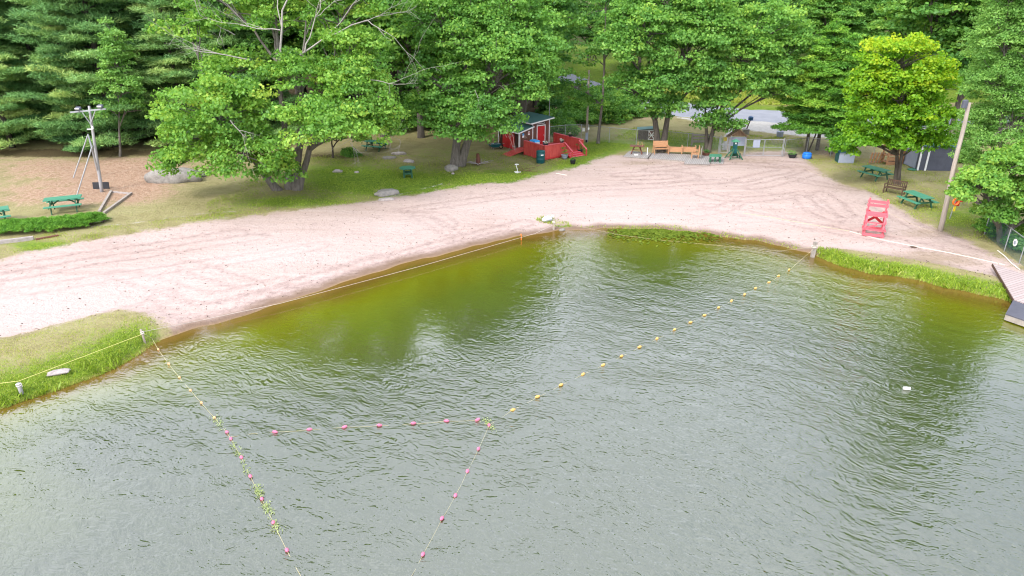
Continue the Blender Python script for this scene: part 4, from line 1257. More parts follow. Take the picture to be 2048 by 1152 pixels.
def pot(label, loc, r, h, mat, plant=True, seed=0, name='flower_pot', leafm=None, cat='flower pot', ph=.25, group=None):
    t = thing(name, label, cat, loc, 0, group)
    m = MB(); m.lathe([(r * .7, 0), (r * .92, h * .6), (r, h * .92), (r * 1.06, h * .93), (r * 1.06, h), (r * .9, h), (r * .86, h * .9)], 14); m.build('pot', mat, t, True)
    if plant:
        rng = np.random.default_rng(seed + 300)
        k = 9; c = np.column_stack([rng.normal(size=k) * r * .45, rng.normal(size=k) * r * .45, h + ph * rng.random(k)])
        V, tint, _ = puff_leaves(rng, c, np.full(k, r * .55), 22, .09, .8, .8, rng.random(k) * .4 + .3, .6)
        link(bpy.data.objects.new('plant', leaf_mesh('plant', V, tint, leafm or LM['maple'])), t)
    return t


def shed():
    A = G(1038.6, 303); Lc = G(988, 291); R = G(1098, 291.5)
    u = (R - A)[:2]; W = float(np.linalg.norm(u)); rz = math.atan2(u[1], u[0])
    Dp = float(np.linalg.norm((Lc - A)[:2])); z0 = A[2]
    r = thing('shed', 'brown beach shed with red doors, white trim and two dark green lean-to roofs', 'shed', (A[0], A[1], z0 - .03), rz)
    s = W * .42
    h0, h1, h2, h3 = 1.72, 2.02, 2.32, 2.50
    # walls: low part (0..s), tall part (s..W)
    m = MB()
    m.add([(0, 0, 0), (s, 0, 0), (s, Dp, 0), (0, Dp, 0), (0, 0, h0), (s, 0, h1), (s, Dp, h1), (0, Dp, h0)],
          [(0, 3, 2, 1), (4, 5, 6, 7), (0, 1, 5, 4), (2, 3, 7, 6), (3, 0, 4, 7)])
    m.build('low_wall', M['brown_wall'], r)
    m = MB()
    m.add([(s, -.004, 0), (W, -.004, 0), (W, Dp, 0), (s, Dp, 0), (s, -.004, h2), (W, -.004, h3), (W, Dp, h3), (s, Dp, h2)],
          [(0, 3, 2, 1), (4, 5, 6, 7), (0, 1, 5, 4), (1, 2, 6, 5), (2, 3, 7, 6), (3, 0, 4, 7)])
    m.build('tall_wall', M['brown_wall'], r)
    def roof(x0, z0_, x1, z1, name):
        m = MB(); y0, y1 = -.28, Dp + .2
        m.slab([(x0, y0, z0_), (x1, y0, z1), (x1, y1, z1), (x0, y1, z0_)], .05); o = m.build(name, M['roof_green'], r)
        f = MB()
        d = Vector((x1 - x0, 0, z1 - z0_))
        f.bar((x0, y0 - .012, z0_ - .07), (x1, y0 - .012, z1 - .07), .024, .10)
        f.bar((x0 - .012, y0, z0_ - .07), (x0 - .012, y1, z0_ - .07), .024, .10)
        f.build('fascia', M['white'], o)
    roof(-.30, h0 + .03 - .06, s, h1 + .07, 'roof'); roof(s - .3, h2 + .02, W + .3, h3 + .12, 'roof')
    # trim
    for (x, hh) in ((.03, h0 - .02), (W - .03, h3 - .02), (s + .04, h2 - .05)):
        m = MB(); m.box((x, -.02, hh / 2), (.075, .03, hh))
        if x < .1: m.box((-.015, .045, h0 / 2 - .02), (.03, .10, h0 - .05))
        if x > W - .1: m.box((W + .015, .045, h3 / 2 - .02), (.03, .09, h3 - .05))
        m.build('corner_trim', M['white'], r)
    m = MB(); m.box((-.015, Dp - .05, h0 / 2 - .02), (.03, .09, h0 - .05)); m.build('corner_trim', M['white'], r)
    # tall door
    dx = s + (W - s) * .50
    m = MB(); m.box((dx, -.02, .40 + .76), (.80, .03, 1.52)); d = m.build('door', M['red'], r)
    m = MB()
    for k in (-1, 1): m.box((dx + k * .44, -.025, .40 + .79), (.075, .045, 1.58))
    m.box((dx, -.025, .40 + 1.60), (.955, .045, .075)); m.build('door_frame', M['white'], d)
    m = MB(); m.box((dx + .3, -.045, 1.15), (.03, .03, .14)); m.build('handle', M['steel'], d)
    # double door on the side wall (faces -x)
    cy = Dp * .50
    for k in (-1, 1):
        m = MB(); m.box((-.02, cy + k * .43, .82), (.03, .84, 1.48)); d = m.build('double_door', M['red'], r)
        m = MB()
        for zz in (.35, 1.3): m.box((-.04, cy + k * .72, zz), (.012, .22, .05))
        m.build('hinge', M['steel'], d)
    m = MB(); m.box((-.17, cy + .1, .03), (.3, .9, .05)); m.build('door_sill', M['grey_wood'], r)
    # sign and notices
    m = MB(); m.box((dx - .05, -.022, 2.17), (1.02, .03, .15)); sg = m.build('sign_board', M['black'], r)
    cu = bpy.data.curves.new('lettering', 'FONT'); cu.body = 'Sunfish Beach'; cu.size = .17; cu.align_x = 'CENTER'; cu.align_y = 'CENTER'; cu.extrude = .004
    to = bpy.data.objects.new('lettering', cu); C.objects.link(to); dg = bpy.context.evaluated_depsgraph_get(); me = bpy.data.meshes.new_from_object(to.evaluated_get(dg)); me.materials.clear(); me.materials.append(M['white'])
    C.objects.unlink(to); bpy.data.objects.remove(to); o = bpy.data.objects.new('lettering', me); link(o, sg); o.location = (dx - .05, -.042, 2.17); o.rotation_euler = (PI / 2, 0, 0)
    for (x, z, w, h, mt) in ((.40, 1.42, .20, .18, 'skyblue'), (.40, 1.24, .20, .16, 'white'), (1.02, 1.47, .20, .30, 'white')):
        m = MB(); m.box((x, -.008, z), (w, .012, h)); nt = m.build('notice', M[mt], r)
        if x > 1: k = MB(); k.box((x, -.016, z + .03), (.11, .004, .13)); k.build('notice_print', M['red'], nt)
    # ------ deck
    dk = thing('deck', 'worn red painted deck with board railing, ramp and stairs, in front of the shed', 'deck', (A[0], A[1], z0 - .03), rz)
    x0, x1, y0, fz = -.40, 3.75, -3.85, .40
    m = MB(); m.box(((x0 + x1) / 2, y0 / 2 - .02, fz - .03), (x1 - x0, -y0 - .06, .06)); m.build('floor', M['deck_red'], dk)
    def rail(a, b, name='railing', zb=.05):
        a = Vector(a + (0,)); b = Vector(b + (0,)); d = b - a; L = d.length; d.normalize(); nn = Vector((-d.y, d.x, 0))
        m = MB(); k = max(2, int(L / .19)); w = L / k
        for i in range(k):
            c = a + d * (w * (i + .5)); m.box((c.x, c.y, (zb + fz + .78) / 2), (w * .965, .03, fz + .78 - zb), (0, 0, math.atan2(d.y, d.x)))
        o = m.build(name, M['rail_red'], dk)
        m = MB(); m.bar(a + Vector((0, 0, fz + .82)), b + Vector((0, 0, fz + .82)), .15, .04); m.build('handrail', M['pink'], o)
        m = MB()
        for t in np.linspace(0, 1, max(2, int(L / 1.2) + 1)):
            c = a + d * (L * t) + nn * -.0; m.box((c.x, c.y, (fz + .80) / 2), (.10, .10, fz + .80), (0, 0, math.atan2(d.y, d.x)))
        m.build('post', M['rail_red'], o)
        m = MB(); m.bar(a + Vector((0, 0, .16)) + nn * -.035, b + Vector((0, 0, .16)) + nn * -.035, .02, .05); m.build('skirt_board', M['red'], o)
        return o
    rail((x0, y0), (x0, -1.25)); rail((x0, y0), (1.75, y0)); rail((x1, y0 + .3), (x1, -.1)); rail((3.35, y0 + .02), (x1, y0 + .02))
    # ramp on the left
    m = MB(); m.slab([(x0, -1.2, fz), (x0, -.15, fz), (x0 - 1.7, -.15, .04), (x0 - 1.7, -1.2, .04)], .06); m.build('ramp', M['deck_red'], dk)
    # stairs
    for i in range(3):
        m = MB(); m.box((2.55, y0 - .16 - .27 * i, fz - .10 * (i + 1) + .02), (1.5, .29, .04)); m.build('stair_tread', M['pink'], dk)
        m = MB(); m.box((2.55, y0 - .02 - .27 * i, fz - .10 * (i + 1) + .05), (1.5, .02, .10)); m.build('stair_riser', M['red'], dk)
    for x in (1.78, 3.32):
        m = MB(); m.bar((x, y0, fz + .80), (x, y0 - 1.0, .62), .10, .05); m.build('stair_rail', M['pink'], dk)
        m = MB(); m.box((x, y0 - .96, .32), (.09, .09, .64)); m.build('stair_post', M['rail_red'], dk)
        m = MB(); m.slab([(x - .02, y0, fz), (x + .02, y0, fz), (x + .02, y0 - .95, .08), (x - .02, y0 - .95, .08)], .12); m.build('stringer', M['red'], dk)
    ca, sa = math.cos(rz), math.sin(rz)
    def W_(x, y, z): return (A[0] + x * ca - y * sa, A[1] + x * sa + y * ca, z0 - .03 + z)
    rt = fz + .84
    pot('pot of pale flowers on the handrail corner nearest the shed door', W_(-.1, y0 + .05, rt), .15, .16, M['pot'], True, 1, leafm=LM['flower'], ph=.12, group='pots on the deck railing')
    pot('wide pot with trailing plant in the middle of the front handrail', W_(.62, y0 + .45, fz), .2, .22, M['pot'], True, 2, ph=.4)
    pot('pot of pink flowers on the handrail beside the stairs', W_(1.5, y0 + .05, rt), .17, .16, M['pot'], True, 3, leafm=LM['flower'], ph=.15, group='pots on the deck railing')
    pot('pot of pink flowers on the far handrail at the right of the deck', W_(3.7, -2.3, rt), .18, .17, M['pot'], True, 4, leafm=LM['flower'], ph=.14, group='pots on the deck railing')
    # blue lidded box on the deck
    t = thing('toy_box', 'bright blue lidded box standing behind the deck railing', 'box', W_(.02, -2.1, fz), rz)
    m = MB(); m.box((0, 0, .42), (.5, .75, .84), ch=.03); m.build('bin', M['white'], t)
    m = MB(); m.box((0, 0, .89), (.56, .82, .10), ch=.05); m.build('lid', M['skyblue'], t)
    t = thing('ice_bucket', 'dark bucket with white lid behind the blue lidded box', 'bucket', W_(.45, -2.9, fz), 0)
    m = MB(); m.lathe([(.14, 0), (.18, .84), (.19, .86), (.17, .88)], 14); m.build('pail', M['dark_panel'], t, True); m = MB(); m.lathe([(.2, .885), (.2, .92), (.05, .95)], 14); m.build('lid', M['white'], t)
    # barrel and pots around
    t = thing('trash_barrel', 'dark teal plastic barrel against the deck railing', 'barrel', G(1081, 326), .3)
    m = MB(); m.lathe([(.30, 0), (.335, .05), (.345, .3), (.355, .32), (.345, .34), (.345, .58), (.355, .60), (.345, .62), (.34, .86), (.33, .88)], 20); m.build('drum', M['teal'], t, True)
    m = MB(); m.lathe([(.355, .885), (.36, .93), (.32, .99), (.10, 1.02)], 20); m.build('lid', M['teal'], t, True)
    m = MB(); m.box((0, -.352, .70), (.22, .014, .09)); m.build('label_plate', M['white'], t)
    pot('grey tub with tall green plant left of the deck stairs', G(1129, 317.5), .28, .34, M['grey_panel'], True, 5, ph=.7)
    pot('squat black cauldron pot on the lawn in front of the stairs', G(1145.5, 328), .23, .34, M['black'], True, 6, ph=.12, leafm=LM['dark'])
    pot('dark pot with dark leaves right of the deck stairs', G(1160, 307), .24, .34, M['pot'], True, 7, ph=.4, leafm=LM['dark'])
    # wheelbarrow beside the red doors
    t = thing('wheelbarrow', 'dark teal wheelbarrow with its handles up beside the red side doors', 'wheelbarrow', G(989, 298), .4)
    m = MB(); m.slab([(-.52, -.32, .42), (.52, -.36, .46), (.52, .36, .46), (-.52, .32, .42)], .03)
    m.add([(-.52, -.32, .42), (.52, -.36, .46), (.52, .36, .46), (-.52, .32, .42), (-.3, -.2, .16), (.34, -.24, .16), (.34, .24, .16), (-.3, .2, .16)], [(4, 7, 6, 5), (0, 4, 5, 1), (1, 5, 6, 2), (2, 6, 7, 3), (3, 7, 4, 0)])
    m.build('tray', M['teal'], t)
    m = MB(); m.tube([(.62, 0, .17 + .17 * math.sin(a)) if 0 else (.62 + .17 * math.cos(a), 0, .17 + .17 * math.sin(a)) for a in np.linspace(0, 2 * PI, 14)], .04, 6); m.build('wheel', M['black'], t)
    for k in (-1, 1): m = MB(); m.tube([(.6, k * .06, .17), (-.3, k * .22, .15), (-.55, k * .26, .62)], .02, 6); m.build('handle', M['orange_wood'], t)
    for k in (-1, 1): m = MB(); m.bar((-.2, k * .2, 0), (-.15, k * .18, .2), .03); m.build('leg', M['steel'], t)
    for q, (dx_, lab) in enumerate(((-.15, 'pale rake handle leaning in the teal wheelbarrow'), (.35, 'thin pale shovel handle leaning between barrow and red doors'))):
        t2 = thing('garden_tool', lab, 'garden tool', G(989, 298) + np.array([dx_, .1, .42]), 0)
        m = MB(); m.tube([(0, 0, 0), (.12 + .1 * q, .25, 1.0)], .018, 6); m.build('shaft', M['orange_wood'], t2)
        m = MB(); m.box((0, -.02, .02), (.2, .03, .12)); m.build('blade', M['steel'], t2)
    # white plant stand
    t = thing('plant_stand', 'white scrolled metal plant stand on the lawn in front of the ramp', 'plant stand', G(1034, 345), 0)
    def ring(cx, cy, cz, rr): return [(cx + rr * math.cos(a), cy + rr * .9 * math.sin(a), cz) for a in np.linspace(0, 2 * PI, 16)]
    m = MB(); m.tube(ring(-.02, 0, .62, .14), .022, 6, False); m.build('top_ring', M['white'], t)
    m = MB(); m.tube([(-.06, -.05, .62), (-.05, 0, .45), (.02, 0, .28), (.03, 0, .05)], .028, 6); m.build('stem', M['white'], t)
    for k, a in enumerate((.3, 2.4, 4.5)): m = MB(); m.tube(ring(.03 + .14 * math.cos(a), .14 * math.sin(a), .03, .12), .022, 6, False); m.build('foot', M['white'], t)
    # stump
    b = G(956, 329); t = thing('tree_stump', 'broken reddish stump with pale roots on the lawn beside the twin trunk', 'stump', b, 0)
    v, f = tube_np([limb(RNG, (0, 0, -.1), (0, 0, .85), .22, .12, 7, 0, .12)], 9); link(bpy.data.objects.new('trunk', np_mesh('trunk', v, f, M['orange_wood'] if 0 else M['redbrown'], True)), t)
    p = []
    for k in range(9):
        a = k * .7 + RNG.normal() * .2; p += twigs(RNG, (.1 * math.cos(a), .1 * math.sin(a), .1), (.8 * math.cos(a), .6 * math.sin(a), .10 + .12 * RNG.random()), .05, 1, 2)
    v, f = tube_np(p, 5); link(bpy.data.objects.new('roots', np_mesh('roots', v, f, M['deadwood'], True)), t)
    # fallen twigs near the plant stand
    p = []
    for k in range(10):
        a = G(1046 + RNG.random() * 22, 335 + RNG.random() * 12, .02); p += twigs(RNG, a, a + np.array([RNG.normal() * .5, RNG.normal() * .4, .06]), .015, 1, 2)
    v, f = tube_np(p, 4); tag(link(bpy.data.objects.new('twig_heap', np_mesh('twig_heap', v, f, M['redbrown']))), 'low heap of brown twigs on the lawn right of the white plant stand', 'twigs')


# ------------------------------------------------------------------ chain link
def fence_run(pts, H, name, label, wire, posts=None, sp=.11, wr=.0032):
    """pts: ground points (3D) of the posts"""
    r = thing(name, label, 'fence', pts[0], 0)
    o = np.array(pts[0])
    Q = [np.array(p) - o for p in pts]
    for q in Q:
        m = MB(); m.tube([q + [0, 0, -.2], q + [0, 0, H + .04]], .025, 8); m.build('post', M['steel'], r)
    for a, b in zip(Q[:-1], Q[1:]):
        m = MB(); m.tube([a + [0, 0, H], b + [0, 0, H]], .025, 6); m.build('top_rail', M['steel'], r)
        link(mesh_panel(a, b, .04, H - .02, wire, sp, wr), r)
    return r


def mesh_panel(a, b, z0, z1, wire, sp=.11, wr=.0032, name='chain_link'):
    """woven wire between two points: both sets of diagonals"""
    L = np.linalg.norm((b - a)[:2]); h = z1 - z0
    V = []; F = []
    d = (b - a) / np.linalg.norm(b - a)
    for sgn in (1, -1):
        for s in np.arange(-h, L, sp):
            t0, t1 = max(0, s), min(L, s + h)
            if t1 - t0 < .01: continue
            za, zb = (t0 - s), (t1 - s)
            if sgn < 0: za, zb = h - za, h - zb
            p = a + (b - a) * (t0 / L) + np.array([0, 0, z0 + za]); q = a + (b - a) * (t1 / L) + np.array([0, 0, z0 + zb])
            ax = (q - p) / np.linalg.norm(q - p); up = np.cross(ax, np.array([-d[1], d[0], 0])); up /= np.linalg.norm(up) + 1e-9
            nn = np.array([-d[1], d[0], 0]); k = len(V)
            for e in (p, q):
                for (c1, c2) in ((1, 0), (-.5, .87), (-.5, -.87)): V.append(e + (up * c1 + nn * c2) * wr)
            for i in range(3): F.append((k + i, k + (i + 1) % 3, k + 3 + (i + 1) % 3, k + 3 + i))
    return bpy.data.objects.new(name, np_mesh(name, np.array(V), np.array(F), wire))


def fences():
    H = 1.35
    P1 = [G(1098, 284), G(1130, 280), G(1162, 279.5), G(1218, 285.5), G(1272, 290.5), G(1327, 294), G(1374, 298.5), G(1418, 304), G(1436, 307)]
    fence_run(P1, H, 'chain_link_fence', 'long grey chain link fence from the red shed to the pedestrian gate', M['wire'])
    P2 = [G(1567, 313), G(1612, 308), G(1660, 313), G(1700, 316), G(1745, 318)]
    fence_run(P2, H, 'chain_link_fence', 'short grey chain link fence from the double gate to the grey locker', M['wire'])
    P3 = [G(1968, 470), G(2008, 503), G(2038, 527), G(2080, 560), G(2140, 606)]
    fence_run(P3, 1.3, 'chain_link_fence', 'green wire fence running towards the water at the right edge', M['wire_green'], wr=.005)
    # round sign
    m = MB(); q0, q1 = P3[1], P3[2]; c = q0 * .52 + q1 * .48 + np.array([-.06, -.05, .82])
    d = (q1 - q0)[:2]; a = math.atan2(d[1], d[0])
    mm = MB(); mm.lathe([(.19, -.01), (.19, .01)], 20, Matrix.Rotation(PI / 2, 4, 'X')); 
    r = thing('round_sign', 'round white notice disc wired to the right hand fence', 'sign', c, a)
    mm.build('disc', M['white'], r)
    mm = MB(); mm.lathe([(.10, -.004), (.10, .004)], 16, Matrix.Translation((0, -.014, 0)) @ Matrix.Rotation(PI / 2, 4, 'X')); mm.build('print', M['grey_panel'], r)
    def gate(name, label, a, b, H, mid, sign=None):
        r = thing(name, label, 'gate', a, 0)
        o = np.array(a); bb = np.array(b) - o; aa = np.zeros(3)
        for q in (aa, bb): m = MB(); m.tube([q + [0, 0, -.1], q + [0, 0, H + .12]], .035, 8); m.build('gate_post', M['steel'], r)
        d = bb / np.linalg.norm(bb)
        leaves = [(aa + d * .08, bb * .5 - d * .03), (bb * .5 + d * .03, bb - d * .08)] if mid else [(aa + d * .08, bb - d * .08)]
        for (s, e) in leaves:
            m = MB()
            for z in (.10, H * .55, H): m.tube([s + [0, 0, z], e + [0, 0, z]], .02, 6)
            for q in (s, e): m.tube([q + [0, 0, .10], q + [0, 0, H]], .02, 6)
            f = m.build('gate_leaf', M['steel'], r)
            link(mesh_panel(s, e, .1, H, M['wire']), f)
        return r
    gate('pedestrian_gate', 'narrow chain link gate beside the gabled notice board', G(1438, 307.5), G(1458, 308.5), 1.42, False)
    gate('double_gate', 'wide two leaf chain link gate carrying a grey notice', G(1487, 313), G(1564, 313.5), 1.42, True)
    g0 = G(1509, 313)
    r = thing('grey_notice', 'grey rectangular notice fixed to the double gate', 'sign', g0 + np.array([0, -.06, .78]), 0)
    m = MB(); m.box((0, 0, .28), (.56, .02, .62)); m.build('panel', M['grey_panel'], r)
    m = MB(); m.box((0, 0, .60), (.62, .03, .03)); m.box((0, 0, -.04), (.62, .03, .03)); m.build('frame', M['dark_panel'], r)


def gate_area():
    # notice kiosk
    b = G(1471, 306); r = thing('notice_kiosk', 'gabled notice board with shingled roof between the two gates', 'kiosk', b, 0)
    w = .72; zt = 1.42
    for s in (-1, 1):
        m = MB(); m.box((s * w, 0, zt / 2), (.09, .09, zt + .1)); m.build('post', M['grey_wood'], r)
    m = MB(); m.box((0, .02, .98), (2 * w - .1, .04, .74)); m.build('board', M['grey_panel'], r)
    for s in (-1, 1):
        m = MB(); m.slab([(0, -.38, zt + .62), (s * (w + .15), -.38, zt - .05), (s * (w + .15), .38, zt - .05), (0, .38, zt + .62)][::(1 if s < 0 else -1)], .06); m.build('roof', M['shingle'], r)
    m = MB(); m.add([(-w, -.05, zt - .0), (w, -.05, zt - .0), (0, -.05, zt + .56), (-w, .05, zt), (w, .05, zt), (0, .05, zt + .56)], [(0, 1, 2), (5, 4, 3), (0, 3, 4, 1), (1, 4, 5, 2), (2, 5, 3, 0)]); m.build('gable', M['shingle'], r)
    # green splayed stand
    b = G(1467, 318); r = thing('sprinkler_tower', 'dark green wooden stand on splayed legs in front of the notice board', 'stand', b, .2)
    m = MB(); m.box((0, 0, .95), (.26, .26, .95)); m.build('column', M['teal'], r)
    for (x, y) in ((-1, -1), (1, -1), (1, 1), (-1, 1)): m = MB(); m.bar((x * .58, y * .42, 0), (x * .10, y * .10, .85), .07, .09); m.build('leg', M['green_dark'], r)
    m = MB(); m.slab([(-.42, -.02, .25), (.42, -.02, .25), (.16, -.02, .62), (-.16, -.02, .62)], .03); m.bar((-.5, -.36, .16), (.5, -.36, .16), .04, .05); m.bar((-.5, .36, .16), (.5, .36, .16), .04, .05); m.build('cross_rail', M['green_dark'], r)
    m = MB(); m.add([(-.30, -.28, 1.42), (.30, -.28, 1.42), (.30, .28, 1.42), (-.30, .28, 1.42), (0, 0, 1.66)], [(0, 1, 4), (1, 2, 4), (2, 3, 4), (3, 0, 4), (3, 2, 1, 0)]); m.build('cap', M['green_wood'], r)
    m = MB(); m.box((-.05, -.145, 1.30), (.14, .03, .12)); m.build('fitting', M['white'], r)
    m = MB(); m.tube([(0, 0, 0), (0, 0, .42)], .06, 8); o = m.build('bollard', M['black']); o.location = tuple(G(1479, 317)); tag(o, 'short black post right of the green splayed stand', 'post')
    # yellow sign
    r = thing('yellow_sign', 'small plain yellow sign on a thin post by the pedestrian gate', 'sign', G(1448, 300), 0)
    m = MB(); m.tube([(0, 0.02, 0), (0, .02, 1.1)], .02, 6); m.build('post', M['steel'], r); m = MB(); m.box((0, 0, .95), (.30, .02, .38)); m.build('plate', M['yellow'], r)
    # mailbox with pot
    r = thing('mailbox', 'blue letter box on a dark leaning post at the roadside', 'mailbox', G(1491, 268), 0)
    m = MB(); m.bar((0, 0, .3), (.28, 0, 1.28), .08, .08); m.build('post', M['brown_wood'], r)
    m = MB(); m.box((.30, 0, 1.46), (.36, .5, .34), ch=.08); bx = m.build('box', M['teal'] if 0 else pm('letterbox_blue', (.03, .10, .22), .4), r)
    m = MB(); m.box((.49, 0, 1.5), (.02, .2, .2)); m.build('flag', M['skyblue'], bx)
    m = MB(); m.lathe([(.30, 0), (.34, .42), (.30, .46)], 12); m.build('base', M['rock'], r)
    r = thing('planted_post', 'dark thin post rising from a grey pot under the hemlock branches', 'post', G(1559, 274), 0)
    m = MB(); m.lathe([(.28, 0), (.32, .48), (.28, .52)], 12); m.build('pot', M['grey_panel'], r); m = MB(); m.bar((0, 0, .4), (.22, 0, 1.3), .08); m.build('post', M['brown_wood'], r)
    pot('black pot with pale leafy plant by the right gate post', G(1584, 315.5), .34, .30, M['pot'], True, 9, ph=.18, leafm=LM['pale'])
    # blue tub
    r = thing('blue_tub', 'bright blue covered tub standing on the sand below the fence', 'tub', G(1613, 317), 0)
    m = MB(); m.lathe([(.30, 0), (.36, .05), (.37, .32), (.34, .36)], 18); m.build('tub', M['blue'], r, True); m = MB(); m.lathe([(.345, .365), (.36, .42), (.25, .50), (.05, .52)], 18); m.build('lid', M['blue'], r, True)
    m = MB(); m.tube([(0, 0, 0), (.55, .1, 2.0)], .06, 7); o = m.build('leaning_pole', M['brown_wood']); o.location = tuple(G(1617, 303)); tag(o, 'dark bare pole leaning against the hemlock trunk', 'pole')
    # hutch
    b = G(1275, 280); rz = ang((1273, 279), (1303, 281)); r = thing('animal_hutch', 'low dark hutch with a white crossed door and green roof behind the fence', 'hutch', b, -.18)
    W, D, h = 1.55, 1.0, .92
    m = MB(); m.add([(0, 0, 0), (W, 0, 0), (W, D, 0), (0, D, 0), (0, 0, h), (W, 0, h + .14), (W, D, h + .14), (0, D, h)], [(0, 3, 2, 1), (4, 5, 6, 7), (0, 1, 5, 4), (1, 2, 6, 5), (2, 3, 7, 6), (3, 0, 4, 7)]); m.build('wall', M['hutch'], r)
    m = MB(); m.slab([(-.12, -.12, h + .05), (W + .1, -.12, h + .21), (W + .1, D + .12, h + .21), (-.12, D + .12, h + .05)], .05); m.build('roof', M['roof_green'], r)
    x0, x1, z0, z1 = .93, W - .05, .08, .90
    m = MB(); m.box(((x0 + x1) / 2, -.012, (z0 + z1) / 2), (x1 - x0, .02, z1 - z0)); d = m.build('door', M['redbrown'], r)
    m = MB(); y = -.032
    for (a, c) in (((x0, z0), (x1, z0)), ((x0, z1), (x1, z1)), ((x0, z0), (x0, z1)), ((x1, z0), (x1, z1)), ((x0, z0), (x1, z1)), ((x0, z1), (x1, z0)), ((x0, (z0 + z1) / 2), (x1, (z0 + z1) / 2))): m.bar((a[0], y, a[1]), (c[0], y, c[1]), .02, .075); y -= .0025
    m.build('door_cross', M['white'], d)
    # rail sign behind the fence
    r = thing('rail_board', 'grey board of three wide planks on posts behind the chain link fence', 'board', G(1400, 291), 0)
    for x in (-.75, .85): m = MB(); m.box((x, 0, .55), (.12, .12, 1.1)); m.build('post', M['grey_wood'], r)
    for k in range(3): m = MB(); m.box((.05, -.08, .38 + .28 * k), (1.8, .035, .20)); m.build('plank', M['grey_wood'], r)
    pot('dark planter at the foot of the multi stemmed maple', G(1411, 313), .32, .34, M['redbrown'], True, 10, ph=.25, leafm=LM['dark'])
    # meter pole
    b = G(1173, 284); r = thing('meter_pole', 'slim weathered pole with meter boxes and white notices inside the lawn fence', 'pole', b, 0)
    top = P(1178, 140, b[1] + .2) - b
    m = MB(); m.tube([(0, 0, -.2), tuple(top)], [.11, .075], 9); m.build('pole', M['tan_pole'], r, True)
    m = MB(); m.box((-.02, -.17, .55), (.24, .14, .60)); m.build('meter_box', M['grey_panel'], r)
    m = MB(); m.tube([(.09, -.12, 0), (.10, -.12, 1.6)], .022, 6); m.build('conduit', M['steel'], r)
    m = MB(); m.box((-.02, -.13, .05), (.16, .02, .9)); m.build('guard_plate', M['black'], r)
    m = MB(); m.box((.12, -.14, 1.22), (.14, .02, .18)); m.build('notice', M['white'], r)
    c = (G(1162, 279.5) * .92 + G(1218, 285.5) * .08) + np.array([0, -.06, .85])
    m = MB(); m.box((0, 0, .1), (.24, .015, .32)); o = m.build('fence_notice', M['white']); o.location = tuple(c); tag(o, 'white paper notice tied to the fence beside the meter pole', 'sign')
    b = G(1098.5, 277); m = MB(); m.tube([(0, 0, 0), tuple(P(1099, 196, b[1]) - b)], .035, 7); o = m.build('thin_pole', M['grey_pole']); o.location = tuple(b); tag(o, 'thin grey pole rising behind the right corner of the shed', 'pole')


